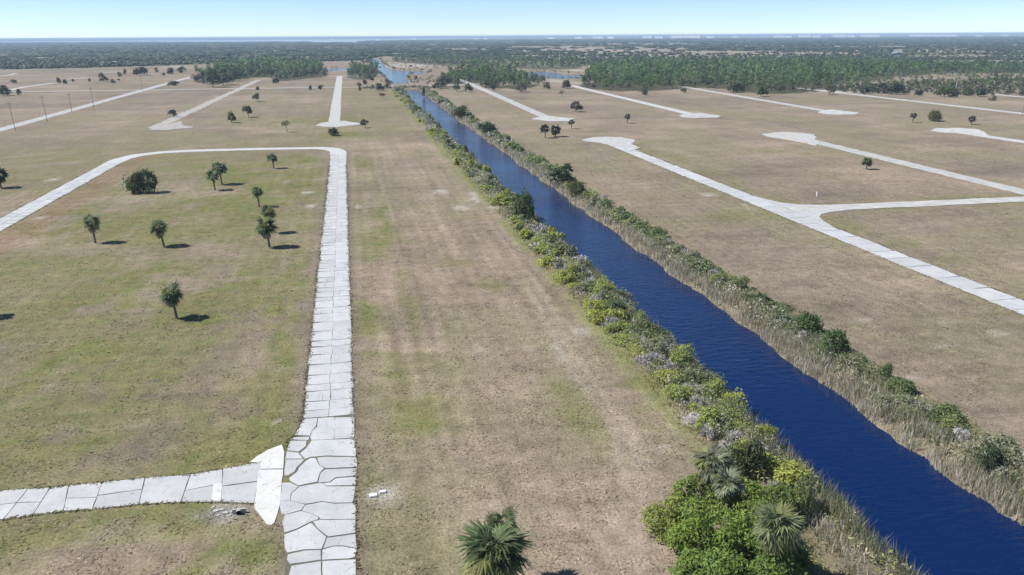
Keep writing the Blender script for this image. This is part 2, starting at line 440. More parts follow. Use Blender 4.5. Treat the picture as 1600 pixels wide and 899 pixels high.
def ground_color(x, y):
    """dry field, greener patches, sandy patches and the floor of the woods"""
    n40 = fbm(x/42, y/42, 1); n9 = fbm(x/9, y/9, 21); n3 = fbm(x/2.6, y/3.2, 41, 3); n150 = fbm(x/160, y/160, 61, 3)
    A = np.array([.25, .201, .15]); B = np.array([.17, .139, .108]); C = np.array([.196, .17, .109])
    t = np.clip(sst(.35, .65, n40)*.6+sst(.35, .65, n9)*.4, 0, 1)[:, None]
    c = A*(1-t)+B*t
    sw = fbm(x/34+3, y/13, 131, 4); c = c*(1+(.55*(sw-.5)+.5*(n3-.5)*sst(260, 90, y)+.4*(n9-.5)))[:, None]
    t = (sst(.45, .65, fbm(x/22+7, y/30, 33))*.75)[:, None]
    c = c*(1-t)+C*t
    run = fbm(x/1.9, y/46, 151, 4)*.6+fbm(x/.8+9, y/30, 161, 2)*.4
    lane_ = sst(-1, 2, x)*sst(38, 34, x)*sst(420, 250, y)
    c = c*(1+(.75*(run-.5)*(.35+.65*lane_))[:, None])
    wheel = np.maximum.reduce([sst(.45, .1, np.abs(x-q_-1.2*np.sin(y/37+q_))) for q_ in (9.5, 11.3, 19.2, 21.0, 27.0)])*lane_*sst(.35, .6, n9)*.4
    c = c*(1-wheel[:, None])+np.array([.29, .235, .17])*wheel[:, None]
    left = sst(6, -14, x)*sst(460, 300, y)
    mid = sst(-3, 0, x)*sst(20, 8, x)*sst(420, 200, y)
    verge = np.maximum(sst(14, 5, np.abs(x-111.5-3)), sst(13, 4, np.abs(y-191)))*sst(80, 95, x)*sst(420, 340, y)
    far_g = sst(-30, -5, x)*sst(45, 30, x)*sst(330, 430, y)*sst(900, 700, y)
    gm = ell(GREENY, x, y, 1.15)
    g = np.clip(left*.72*sst(.36, .62, n9*.5+n40*.3+n3*.25) + mid*.35*sst(.4, .6, n9) + verge*.6*sst(.25, .6, n9) + far_g*.35 + gm*.75*sst(.25, .6, n3*.55+n9*.45), 0, 1)
    ol = np.array([.15, .141, .058]); gr = np.array([.112, .138, .038])
    k = sst(.45, .62, fbm(x/3.5, y/3.5, 81, 3))[:, None]
    gc = ol*(1-k*.75)+gr*k*.75
    g = (g*.88)[:, None]
    c = c*(1-g)+gc*g
    # reddish dry strip inside the loop road
    red = (sst(7, 1.5, np.abs(x+80.5-(n9-.5)*5))*sst(360, 330, y)*.5)[:, None]
    c = c*(1-red)+np.array([.19, .125, .08])*red
    # brown edges of the road
    ed = (np.maximum(sst(2.6, .2, x-MAIN_R)*(x > MAIN_R-2), sst(2.4, .2, MAIN_L-x)*(x < MAIN_L+2))*sst(345, 330, y)*.5)[:, None]
    c = c*(1-ed)+np.array([.15, .125, .1])*ed
    # vehicle track beside the canal and mower lines
    tr = [(32.5,150),(31.2,128),(29.8,109),(29.6,93),(30,82),(26.7,69.6),(21.6,56),(19,40)]
    d = poly_dist(x+(n3-.5)*1.2, y, tr)
    tk = (np.maximum(sst(.9, .2, np.abs(d-.9)), .35*sst(3.5, 1, d))*sst(165, 140, y)*.75)[:, None]
    c = c*(1-tk)+np.array([.28, .235, .18])*tk
    st = (.05*np.sin(x*2.1+n9*3)+.05*np.sin(y*1.1+x*.15+n9*4))*sst(500, 200, y)
    c = c*(1+st[:, None])
    b = (ell(SANDY, x, y)*np.where((y < 200) & (x > 5), .36, .7)*sst(.2, .5, n3))[:, None]
    c = c*(1-b)+np.array([.38, .355, .32])*b
    gpatch = (sst(1.3, .5, np.hypot((x+14.6)/2.6, (y-73.4)/1.6)+(n3-.5))*.8)[:, None]
    c = c*(1-gpatch)+np.array([.2, .195, .19])*gpatch
    # canal banks: damp soil and dead grass
    bank = (sst(37, 41, x)*sst(72, 67, x)*sst(756, 744, y))[:, None]
    c = c*(1-bank*.75)+np.array([.16, .138, .095])*bank*.75
    fr = (np.maximum(sst(34.6, 36.6, x)*sst(40, 38, x), sst(68.5, 70, x)*sst(73, 71, x)*.6)*sst(760, 700, y)*sst(.3, .6, n9*.6+n3*.4)*.8)[:, None]
    c = c*(1-fr)+np.array([.16, .175, .062])*fr
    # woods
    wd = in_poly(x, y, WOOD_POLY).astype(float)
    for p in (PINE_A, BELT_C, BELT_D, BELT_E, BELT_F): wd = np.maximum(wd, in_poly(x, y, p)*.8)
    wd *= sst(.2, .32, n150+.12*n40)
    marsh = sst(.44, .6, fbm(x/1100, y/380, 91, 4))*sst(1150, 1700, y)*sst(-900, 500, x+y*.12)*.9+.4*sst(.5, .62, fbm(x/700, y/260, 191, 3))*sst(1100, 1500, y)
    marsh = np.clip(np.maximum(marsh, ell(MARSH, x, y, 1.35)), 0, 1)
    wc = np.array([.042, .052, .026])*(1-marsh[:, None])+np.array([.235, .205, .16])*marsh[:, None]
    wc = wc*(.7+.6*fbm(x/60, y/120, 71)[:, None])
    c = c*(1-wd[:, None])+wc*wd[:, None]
    return c

def grow(a0, step, ratio, lim):
    r = []; v = a0
    while abs(v) < lim:
        step *= ratio; v += step; r.append(v)
    return r
xs = np.r_[grow(-125, -1.4, 1.04, 90000)[::-1], np.arange(-125, -20, 1.4), np.arange(-20, 72, .9), np.arange(72, 215, 1.4), grow(215, 1.4, 1.04, 90000)]
ys = [-400, -100, -20, 15]
v = 30.0
while v < 130000:
    ys.append(v); v += max(.75, v*.0125)
ys = np.array(ys)
GX, GY = np.meshgrid(xs, ys)
x = GX.ravel(); y = GY.ravel()
z = canal_depth(x, y)
wet = np.zeros(len(x), bool)
for p in [LAGOON, BAY]+PONDS: wet |= in_poly(x, y, p)
z = np.where(wet, -3.0, z)
nx, ny = len(xs), len(ys)
idx = np.arange(nx*ny).reshape(ny, nx)
mb = MB()
mb.add(np.c_[x, y, z], np.c_[idx[:-1, :-1].ravel(), idx[:-1, 1:].ravel(), idx[1:, 1:].ravel(), idx[1:, :-1].ravel()], ground_color(x, y))
o = put('ground', mb.mesh('ground', True), M_ground)
tag(o, 'dry brown grass plain with olive patches reaching to the horizon', kind='structure')

def sheet(name, x0, y0, x1, y1, z_, m, label):
    mb = MB(); mb.add([(x0,y0,z_),(x1,y0,z_),(x1,y1,z_),(x0,y1,z_)], [(0,1,2,3)])
    return tag(put(name, mb.mesh(name), m), label, kind='structure')
sheet('canal_water', 38, -300, 70, 752, -1.2, M_water, 'dark blue straight canal running between overgrown banks')
sheet('lagoon_water', -900, 790, 3000, 5000, -1.2, M_water, 'blue lagoon and ponds beyond the earth causeway')
sheet('bay_water', -60000, 5200, 40000, 60000, -1.2, M_bay, 'thin pale strip of open bay below the horizon')

# ------------------------------------------------------------------ roads
def rough_edge(pts, amp=.06, seed=0):
    """adds an uneven point to each long edge"""
    r = []
    n = len(pts)
    for i in range(n):
        p = np.array(pts[i]); q = np.array(pts[(i+1) % n]); r.append(tuple(p))
        L = np.linalg.norm(q-p)
        if L > 1.6:
            d = (q-p)/L; nn = np.array([-d[1], d[0]])
            for t in ((.35, .7) if L > 3 else (.5,)):
                r.append(tuple(p+(q-p)*t+nn*rng.uniform(-amp, amp)))
    return r
def ribbon(mb, pts, w, z0, z1, step=4.0, ragged=.25):
    pts = np.asarray(pts, float)
    seg = np.hypot(*np.diff(pts, axis=0).T); s = np.r_[0, np.cumsum(seg)]
    n = max(3, int(s[-1]/step)+1); q = np.linspace(0, s[-1], n)
    cx = np.interp(q, s, pts[:, 0]); cy = np.interp(q, s, pts[:, 1])
    tx = np.gradient(cx); ty = np.gradient(cy); L = np.hypot(tx, ty); tx /= L; ty /= L
    a_ = w/2+rng.uniform(-ragged, ragged, n); b = w/2+rng.uniform(-ragged, ragged, n)
    Lx, Ly = cx-ty*a_, cy+tx*a_; Rx, Ry = cx+ty*b, cy-tx*b
    V = np.r_[np.c_[Lx, Ly, np.full(n, z1)], np.c_[Rx, Ry, np.full(n, z1)], np.c_[Lx, Ly, np.full(n, z0)], np.c_[Rx, Ry, np.full(n, z0)]]
    i = np.arange(n-1)
    mb.add(V, np.r_[np.c_[i, i+n, i+n+1, i+1], np.c_[i+2*n, i, i+1, i+2*n+1], np.c_[i+n, i+3*n, i+3*n+1, i+n+1]])
    mb.F.append(np.array([[0, 2*n, 3*n, n], [n-1, 2*n-1, 4*n-1, 3*n-1]])+mb.n-4*n)
def slab(parent, pts, z=.055, m=None):
    mb = prism(MB(), pts, -.05, z)
    me = mb.mesh('slab')
    return put('slab', me, m or M_conc, parent)

zlev = .05
for k, (nm, lab, pts, w) in enumerate(ROADS):
    mb = MB(); ribbon(mb, pts, w, -.05, zlev+.004*k, 3.0, 1.2 if k == 1 else .35)
    o = put(nm, mb.mesh('road'), M_broken if k == 1 else M_far_conc)
    tag(o, lab, kind='structure')
head_label = ['white hammerhead end of the straight street beyond the loop', 'ragged hammerhead end of the grassy street on the left', 'hammerhead end of the street above the palm clump',
              'oval end of the white street below the pine wood', 'oval end of the thin street by the wood gap', 'wide turnaround end behind the lone round palm',
              'wide turnaround end of the slab street beside the canal field', 'turnaround end of the stub street at the right edge']
for k, pts in enumerate(HEADS):
    mb = prism(MB(), rough_edge(rough_edge(pts, .5), .3), -.05, .13+.004*k)
    tag(put('turnaround', mb.mesh('turnaround'), M_broken if k == 1 else M_far_conc), head_label[k], kind='structure')

# main street: a dark weedy bed with separate slabs on it
def bed(mb, x0, x1, y0, y1, z_):
    n = int((y1-y0)/2); yy = np.linspace(y0, y1, n)
    a_ = x0+rng.uniform(-.12, .12, n); b = x1+rng.uniform(-.12, .12, n)
    i = np.arange(n-1)
    mb.add(np.r_[np.c_[a_, yy, np.full(n, z_)], np.c_[b, yy, np.full(n, z_)]], np.c_[i, i+n, i+n+1, i+1])
mb = MB(); bed(mb, MAIN_L-.1, MAIN_R+.05, -100, 329, .008)
main = tag(put('main_road', mb.mesh('main_road'), M_sub), 'long white cracked concrete street in the middle of the field', kind='structure')
def Z1(X, Y): return gp(380+X*.15019, 640+Y*.15019, .05)
NEAR = [
 [(632,97),(770,90),(762,130),(757,172),(716,214),(690,270),(537,266)],
 [(520,292),(686,285),(676,318),(505,310)],
 [(778,90),(948,82),(950,150),(938,306),(712,314),(700,280),(722,220),(772,180),(780,130)],
 [(958,84),(1157,79),(1152,294),(948,305)],
 [(490,327),(655,325),(648,380),(580,435),(457,423)],
 [(714,323),(1160,304),(1170,486),(860,478),(704,492),(645,512),(596,455),(654,410),(695,350)],
 [(457,437),(570,450),(618,510),(442,510)],
 [(440,520),(632,520),(552,605),(534,645),(470,682),(432,685)],
 [(662,532),(704,508),(752,508),(786,580),(838,612),(796,655),(768,752),(650,772),(580,790),(494,742),(484,715),(566,650),(586,600)],
 [(772,502),(860,494),(1175,499),(1182,598),(860,606),(802,576)],
 [(858,624),(1180,614),(1170,686),(960,704),(898,750),(784,760),(810,660)],
 [(964,718),(1170,700),(1165,786),(872,791),(842,766),(908,760)],
 [(408,765),(484,763),(572,802),(496,868),(482,950),(640,990),(598,1046),(440,1088),(400,1080),(385,1000),(392,900)],
 [(588,804),(775,772),(832,773),(868,803),(1165,802),(1140,940),(1130,966),(950,971),(820,951),(645,982),(494,944),(514,868)],
 [(648,996),(820,962),(950,982),(1135,976),(1165,1010),(1165,1136),(804,1140),(794,1116),(690,1070),(614,1050)],
 [(440,1098),(600,1058),(688,1080),(778,1124),(776,1142),(698,1166),(558,1236),(432,1280),(410,1180)],
 [(734,1166),(800,1152),(1165,1150),(1165,1282),(892,1320),(855,1298),(774,1230)],
 [(432,1302),(562,1254),(705,1182),(757,1235),(840,1312),(860,1327),(836,1390),(810,1448),(640,1453),(462,1486),(440,1440)],
 [(890,1337),(1165,1298),(1180,1438),(1040,1414),(930,1416),(836,1444),(856,1390),(874,1337)],
 [(467,1508),(640,1472),(804,1463),(806,1560),(490,1604),(460,1560)],
 [(828,1460),(930,1430),(1040,1428),(1180,1453),(1158,1532),(1100,1546),(824,1562)],
 [(504,1630),(806,1582),(812,1762),(472,1748)],
 [(828,1580),(1165,1564),(1170,1750),(834,1758)],
]
def widen(pts, d):
    p = np.array(pts); c = p.mean(0); n = len(p); out = []
    a2 = np.sum(p[:, 0]*np.roll(p[:, 1], -1)-np.roll(p[:, 0], -1)*p[:, 1]); sg = 1 if a2 > 0 else -1
    for i in range(n):
        e0 = p[i]-p[i-1]; e1 = p[(i+1) % n]-p[i]
        nn = np.array([e0[1], -e0[0]])/(np.hypot(*e0)+1e-6)+np.array([e1[1], -e1[0]])/(np.hypot(*e1)+1e-6)
        out.append(tuple(p[i]+sg*d*nn/max(.8, np.hypot(*nn))*rng.uniform(.3, 1.5)))
    return out
for pl in NEAR: slab(main, rough_edge(widen([Z1(*p) for p in pl], .035), .045), .055+rng.uniform(-.012, .012))
ya = Z1(800, 84)[1]
yy = ya+.05
r_ = random.Random(5)
def cracked(pts):
    """now and then a slab is broken across"""
    if r_.random() > .3:
        return slab(main, rough_edge(pts, .06), .055+r_.uniform(-.012, .012))
    t0, t1 = r_.uniform(.25, .7), r_.uniform(.25, .7)
    p = [np.array(q) for q in pts]
    u = p[0]+(p[2]-p[0])*t0; w = p[5]+(p[3]-p[5])*t1; m = (u+w)/2+np.array([r_.uniform(-.3, .3), r_.uniform(-.2, .2)])
    e = np.array([.02, 0])
    for q in ([p[0], u-e, m-e, w-e, p[5]], [u+e, p[2], p[3], w+e, m+e]):
        slab(main, rough_edge([tuple(v) for v in q], .05), .055+r_.uniform(-.015, .012))
while yy < 327:
    L = r_.choice((2.6, 3.2, 3.8, 4.3, 2.2)) if yy < 240 else r_.uniform(3.5, 5)
    y1 = min(yy+L, 328)
    mid = -4.75+r_.uniform(-.12, .12)
    # left slab opens a wedge at its outer edge, the right one only a little
    wo, wi = r_.choice((.12, .35, .5, .7, .9)), .03
    xl = MAIN_L+r_.uniform(-.08, .22)
    cracked([(xl, yy+wo/2), (-6.0+r_.uniform(-.4, .3), yy+.06), (mid-.025, yy+wi), (mid-.025, y1-wi), (-6.1+r_.uniform(-.4, .3), y1-.08), (xl+r_.uniform(-.1, .1), y1-wo/2*r_.uniform(.3, 1))])
    off = r_.uniform(-.3, .3)
    xr = MAIN_R+r_.uniform(-.1, .1)
    ro = r_.choice((.03, .05, .1, .22))
    cracked([(mid+.025, yy+wi), (xr-1, yy+.035), (xr, yy+ro), (xr+r_.uniform(-.12, .08), y1-ro*.5), (xr-1, y1-.035), (mid+.025, y1-wi)])
    yy = y1
yy = Z1(800, 1770)[1]
while yy > 20:
    slab(main, rough_edge([(MAIN_L+.25, yy-.06), (-4.8, yy-.06), (-4.8, yy-3.4), (MAIN_L+.2, yy-3.4)]))
    slab(main, rough_edge([(-4.7, yy-.06), (MAIN_R-.05, yy-.06), (MAIN_R, yy-3.4), (-4.7, yy-3.4)]))
    yy -= 3.5
# the loop beyond
mb = MB(); ribbon(mb, LOOP, 6.4, -.05, .05, 2.5, .2)
tag(put('loop_road', mb.mesh('loop_road'), M_conc), 'curving far end of the loop street joining both straight streets', kind='structure')
mb = MB(); bed(mb, -91.5, -85.0, 100, 327, .012)
lp = tag(put('side_street', mb.mesh('side_street'), M_sub), 'slab street on the left running parallel to the main one', kind='structure')
yy = 110
while yy < 325:
    L = r_.uniform(3.2, 5.2)
    y1 = min(yy+L, 326)
    g0 = r_.uniform(.1, .4)
    slab(lp, rough_edge([(-91.3+r_.uniform(-.1, .3), yy+.05), (-88.1, yy+.05), (-88.1, y1-.05), (-91.3+r_.uniform(-.1, .3), y1-.05)]), .06)
    slab(lp, rough_edge([(-88.0, yy+.05), (-85.1+r_.uniform(-.3, .1), yy+g0), (-85.1+r_.uniform(-.3, .1), y1-g0), (-88.0, y1-.05)]), .058)
    yy = y1
mb = MB(); bed(mb, 108.1, 114.6, 60, 350, .016)
rs = tag(put('slab_street', mb.mesh('slab_street'), M_sub), 'white slab street slanting across the right field to the frame edge', kind='structure')
yy = 80
while yy < 347:
    L = r_.uniform(5, 8) if yy < 185 else r_.uniform(6, 9)
    y1 = min(yy+L, 349)
    g0 = r_.uniform(.05, .3); sk = r_.uniform(-.1, .5)
    slab(rs, rough_edge([(108.2+r_.uniform(-.1, .25), yy+.06), (114.4+r_.uniform(-.5, .1), yy+g0+sk*.2), (114.4+r_.uniform(-.4, .1), y1-g0*.4), (108.2+r_.uniform(-.1, .2), y1-.04)], .1), .065)
    yy = y1
# flared corners of the junction by the triangle
for q, pts in enumerate(([(113.5,190),(131,188.4),(124,187.2),(119.5,185.2),(117,182),(115.6,178),(114.4,172),(113.5,172)], [(113.5,194),(113.5,212),(114.4,212),(115.4,206),(117,201),(120.5,197.6),(125,196),(131,195.2)])):
    tag(put('road_corner', prism(MB(), pts, -.05, .085+.004*q).mesh('road_corner'), M_conc), ('flared near corner' if q == 0 else 'flared far corner')+' of the junction on the right slab street', kind='structure')

# cracked side street at the lower left
def Z5(X, Y): return gp(X*.2503, 674+Y*.2503, .05)
cols_ = [((-1500,480),(-1700,700)), ((-900,440),(-1050,645)), ((-560,416),(-680,612)), ((-260,395),(-330,588)), ((175,357),(20,548)), ((315,350),(200,525)), ((430,336),(395,497)), ((640,319),(577,485)), ((905,291),(867,455)),
         ((1190,270),(1127,440)), ((1390,233),(1380,440)), ((1640,190),(1588,450))]
mb = MB()
bp = [Z5(a_[0], a_[1]-4) for a_, b in cols_]+[Z5(b[0], b[1]+6) for a_, b in cols_[::-1]]
pts = np.array(bp); n2 = len(cols_)
V = [(px, py, .012) for px, py in bp]
mb.add(V, [(i, i+1, 2*n2-2-i, 2*n2-1-i) for i in range(n2-1)])
lane = tag(put('cracked_lane', mb.mesh('cracked_lane'), M_sub), 'cracked pale side street joining the main street at the lower left', kind='structure')
for i in range(n2-1):
    (a0, b0), (a1, b1) = cols_[i], cols_[i+1]
    def L(p, q, t): return (p[0]+(q[0]-p[0])*t, p[1]+(q[1]-p[1])*t)
    g = 2.6/(a1[0]-a0[0]+1)
    A0, A1 = L(a0, a1, g), L(a0, a1, 1-g); B0, B1 = L(b0, b1, g), L(b0, b1, 1-g)
    f0 = rng.uniform(.42, .6); f1 = rng.uniform(.42, .6)
    top = [A0, L(A0, A1, .5), A1, L(A1, B1, f1-.01), L(L(A0, B0, f0-.012), L(A1, B1, f1-.012), .5), L(A0, B0, f0-.01)]
    bot = [L(A0, B0, f0+.01), L(L(A0, B0, f0+.012), L(A1, B1, f1+.012), .5), L(A1, B1, f1+.01), B1, L(B0, B1, .5), B0]
    if i in (8, 5): 
        slab(lane, rough_edge([Z5(*p) for p in [A0, L(A0, A1, .5), A1, B1, L(B0, B1, .5), B0]], .06), .05)
    else:
        for pl in (top, bot): slab(lane, rough_edge([Z5(*p) for p in pl], .05), .05+rng.uniform(-.01, .01))
# bright patch of newer concrete at the corner
apron = thing('concrete_apron', 'bright new concrete patch between the side street and main street', 'paving', (*Z1(280, 800), 0), None)
apron['kind'] = 'structure'
ax_, ay_ = Z1(280, 800)
for pl in ([(402,366),(428,440),(416,616),(184,620),(182,552),(70,548),(140,490),(250,425)], [(168,628),(414,626),(400,780),(385,980),(368,1040),(320,1185),(290,1203),(245,1195),(120,1030),(115,990),(140,830)]):
    pp = [(p[0]-ax_, p[1]-ay_) for p in rough_edge([Z1(*q) for q in pl], .05)]
    put('slab', prism(MB(), pp, -.05, .075).mesh('slab'), M_apron, apron)
mb = prism(MB(), [gp(*p) for p in [(334,757),(347.5,756),(345,783.5),(330.5,782.5)]], -.05, .08)
tag(put('concrete_patch', mb.mesh('concrete_patch'), M_apron), 'small white repair patch across the cracked side street', kind='structure')

# ------------------------------------------------------------------ small man-made things
def pad(px, py, w, d, lab):
    x0, y0 = gp(px, py)
    t = thing('utility_pad', lab, 'utility pad', (x0, y0, 0), 'utility pads beside the main street', rz=R(5))
    mb = MB(); box(mb, -w/2, -d/2, -.05, w/2, d/2, .12); put('base', mb.mesh('base'), M_apron, t)
    mb = MB(); box(mb, -w*.42, -d*.38, .12, w*.42, d*.38, .2); put('lid', mb.mesh('lid'), M_white, t)
pad(583.5, 775.5, .85, .55, 'white concrete utility pad nearer the main street edge')
pad(598, 770, .72, .42, 'smaller white utility pad, the farther from the main street')
x0, y0 = gp(374, 803)
t = thing('drain_outlet', 'small concrete drain with dark round opening beside the cracked lane', 'drain', (x0, y0, 0))
mb = MB(); box(mb, -.65, 0, -.1, .65, .22, .5); put('headwall', mb.mesh('headwall'), M_stone, t)
mb = MB(); tube(mb, [(0, -.25, .24), (0, 0, .24)], [.28, .28], 12, cap=False); put('pipe', mb.mesh('pipe'), M_stone, t)
mb = MB(); tube(mb, [(0, -.02, .24), (0, -.05, .24)], [.25, .25], 12); put('opening', mb.mesh('opening'), M_dark, t)
for (px, py, s) in ((338,799,.7),(346,797,.5),(352,802,.6),(358,806,.45),(341,806,.4),(363,800,.4),(333,793,.45)):
    x0, y0 = gp(px, py)
    mb = MB(); n = 7; an = np.linspace(0, 2*math.pi, n, endpoint=False)
    r0 = s*.6*rng.uniform(.6, 1.1, n)
    prism(mb, np.c_[np.cos(an)*r0, np.sin(an)*r0*.7], -.05, .05+.06*s)
    o = put('rubble_stone', mb.mesh('rubble_stone'), M_stone, loc=(x0, y0, 0))
    tag(o, 'flat grey rubble stone by the drain beside the cracked lane', 'stone', 'grey rubble stones by the drain')
x0, y0 = gp(1276, 307)
t = thing('marker_post', 'short white marker post alone in the right field', 'post', (x0, y0, 0))
mb = MB(); tube(mb, [(0,0,0),(0,0,1.15)], [.16,.16], 8); put('post', mb.mesh('post'), M_white, t)
mb = MB(); tube(mb, [(0,0,1.15),(0,0,1.25),(0,0,1.33)], [.2,.2,.06], 8); put('cap', mb.mesh('cap'), M_white, t)

def utility_pole(px, py, top, lab, lean=0.0, group='timber poles along the left street'):
    x0, y0 = gp(px, py)
    h = top_z(x0, y0, top)
    t = thing('utility_pole', lab, 'utility pole', (x0, y0, 0), group)
    t.rotation_euler = (0, lean, 0)
    mb = MB(); tube(mb, [(0,0,-.3),(0,0,h)], [.15,.1], 8); put('pole', mb.mesh('pole'), M_pole, t)
    mb = MB(); box(mb, -1.2, -.26, h-.8, 1.2, -.18, h-.62); put('crossarm', mb.mesh('crossarm'), M_pole, t)
    for sx in (-1.05, 0, 1.05):
        mb = MB(); tube(mb, [(sx, -.22, h-.62), (sx, -.22, h-.42)], [.06, .09], 6); put('insulator', mb.mesh('insulator'), M_roof, t)
utility_pole(24.5, 205, 160, 'tallest dark utility pole in front of the left street', R(-3.5))
utility_pole(74.5, 191, 150, 'dark utility pole second from the left frame edge', R(-3.5))
utility_pole(112.5, 176, 146, 'faint utility pole third from the left frame edge', R(-1))
utility_pole(147, 170, 137, 'faint utility pole fourth from the left frame edge', R(-1))
utility_pole(222.5, 142, 117, 'farthest faint utility pole near the street crossing', 0)
utility_pole(1597, 181, 124, 'lone utility pole at the right frame edge', 0, 'timber poles on the right')
x0, y0 = gp(874.5, 98)
t = thing('mast', 'slim pale steel mast above the far tree line', 'mast', (x0, y0, 0))
mb = MB(); tube(mb, [(0,0,0),(0,0,18)], [.8,.5], 6); put('shaft', mb.mesh('shaft'), M_roof, t)
for hh in (11, 14.5, 17.5):
    mb = MB(); box(mb, -2, -.3, hh, 2, .3, hh+.5); put('arm', mb.mesh('arm'), M_roof, t)

# far white buildings on the horizon
for k, (px, w, hgt) in enumerate([(520,40,10),(592,50,10),(648,60,12),(745,60,12),(760,40,14),(862,70,14),(905,80,16),(935,110,18),(955,60,20),(1012,90,20),(1030,70,18),(1058,110,24),(1072,120,26),(1088,70,24),
                                  (1110,70,16),(1148,60,14),(1217,90,20),(1232,60,16),(1258,110,22),(1276,70,18),(1312,120,24),(1330,60,20),(1352,80,22),(1366,90,20),(1432,120,22),(1455,160,20),(1480,150,18),(1530,60,14),(1570,60,14)]):
    hor = 61-9.5*px/1600
    x0, y0 = gp(px, hor+5.2+rng.uniform(-.4, .4))
    ORD = 'first second third fourth fifth sixth seventh eighth ninth tenth eleventh twelfth thirteenth fourteenth fifteenth'.split()
    t = thing('distant_building', 'small white building on the hazy horizon, '+(f'{ORD[k]} from the left end' if k < 15 else f'{ORD[28-k]} from the right end'), 'building', (x0, y0, 0), 'white buildings on the horizon', rz=R(-50))
    w *= 1.5
    mb = MB(); hgt *= 1.4; box(mb, -w/2, -12, 0, w/2, 12, hgt); put('wall', mb.mesh('wall'), M_white, t)
    mb = MB(); box(mb, -w/2-1, -13, hgt, w/2+1, 13, hgt+1.5); put('roof', mb.mesh('roof'), M_roof, t)
    mb = MB()
    for q in range(int(hgt//6)):
        box(mb, -w*.45, -12.15, 2.5+q*6, w*.42, -11.9, 3.1+q*6)
    put('window_band', mb.mesh('window_band'), M_dark, t)

# ------------------------------------------------------------------ plants
def leaf_quads(P_, Nrm, size, asp=.5, jitter=.8, tint=None, r=rng):
    """diamond leaves at points P_, facing roughly Nrm"""
    n = len(P_)
    nn = Nrm+r.normal(0, jitter, (n, 3)); nn /= np.linalg.norm(nn, axis=1)[:, None]+1e-9
    a_ = np.cross(nn, r.normal(0, 1, (n, 3))); a_ /= np.linalg.norm(a_, axis=1)[:, None]+1e-9
    b = np.cross(nn, a_)
    s = (size*r.uniform(.65, 1.35, n))[:, None]
    V = np.stack([P_-a_*s, P_-b*s*asp+nn*s*.12, P_+a_*s, P_+b*s*asp+nn*s*.12], 1).reshape(-1, 3)
    F = np.arange(4*n).reshape(n, 4)
    return V, F
def lumpy(n, rx, ry, rz, lumps, lr=(.35, .6), r=rng, low=.05):
    """points and normals on a heap of overlapping lobes that fills a half ellipsoid"""
    c = []
    while len(c) < lumps:
        p = r.uniform(-1, 1, 3); p[2] = abs(p[2])
        if np.linalg.norm(p) < 1: c.append(p*np.array([rx, ry, rz])*.74)
    c = np.array(c); rad = r.uniform(lr[0]*.7, lr[1], lumps)*min(rx, ry, rz*.9)
    k = r.integers(0, lumps, n*2)
    d = r.normal(0, 1, (n*2, 3)); d /= np.linalg.norm(d, axis=1)[:, None]
    d[:, 2] = np.where(d[:, 2] < -.35, -d[:, 2], d[:, 2])
    p = c[k]+d*(rad[k]*np.where(r.uniform(0, 1, n*2) < .16, r.uniform(1.05, 1.45, n*2), r.uniform(.7, 1.05, n*2)))[:, None]
    dist = np.min([np.linalg.norm(p-c[i], axis=1)/rad[i] for i in range(lumps)], axis=0)
    ok = (p[:, 2] > low) & (dist > .62)
    d[:, 2] += .45
    return p[ok][:n], d[ok][:n]
def twig_mesh(n, rx, rz, width, r, spread=1.0):
    mb = MB()
    p, d = lumpy(n, rx, rx, rz, 9, (.3, .55), r=r)
    n = len(p)
    d = d+r.normal(0, .6, (n, 3)); d /= np.linalg.norm(d, axis=1)[:, None]
    L = r.uniform(.2, .6, n)[:, None]
    sd = np.cross(d, r.normal(0, 1, (n, 3))); sd /= np.linalg.norm(sd, axis=1)[:, None]+1e-9
    b0 = p-d*L*.6; b0[:, 2] = np.maximum(b0[:, 2], .02)
    V = np.stack([b0-sd*width, b0+sd*width, p+d*L*.5], 1).reshape(-1, 3)
    mb.add(V, np.arange(3*n).reshape(n, 3))
    return mb
def stems_mesh(rx, rz, n, r, rad=.06):
    mb = MB()
    for i in range(n):
        an = r.uniform(0, 6.28); k = r.uniform(.2, .6)
        p1 = (math.cos(an)*rx*k*.5, math.sin(an)*rx*k*.5, rz*.4); p2 = (math.cos(an)*rx*k, math.sin(an)*rx*k, rz*.75)
        tube(mb, [(0, 0, -.2), p1, p2], [rad, rad*.7, rad*.3], 5)
    return mb
# shrub variants, unit size: about 2 m radius, 2.2 m tall
SH_NEAR, SH_FAR, STEMS, TW_NEAR, TW_FAR = [], [], [], [], []
for k in range(8):
    r = np.random.default_rng(100+k)
    p, n_ = lumpy(1500, 2, 2, 2.3, 9, r=r); V, F = leaf_quads(p, n_, .17, .45, .8, r=r)
    SH_NEAR.append(MB().add(V, F).mesh('foliage'))
    p, n_ = lumpy(380, 2, 2, 2.3, 8, r=r); V, F = leaf_quads(p, n_, .34, .5, .8, r=r)
    SH_FAR.append(MB().add(V, F).mesh('shrub'))
    STEMS.append(stems_mesh(2, 2.3, 6, r).mesh('branches'))
for k in range(4):
    r = np.random.default_rng(200+k)
    TW_NEAR.append(twig_mesh(1800, 1.9, 2.1, .032, r).mesh('twigs'))
    TW_FAR.append(twig_mesh(520, 1.9, 2.1, .07, r).mesh('bare_shrub'))
for me in SH_NEAR+SH_FAR: me.materials.append(M_leaf)
for me in TW_NEAR+TW_FAR: me.materials.append(M_twig)
for me in STEMS: me.materials.append(M_bark)

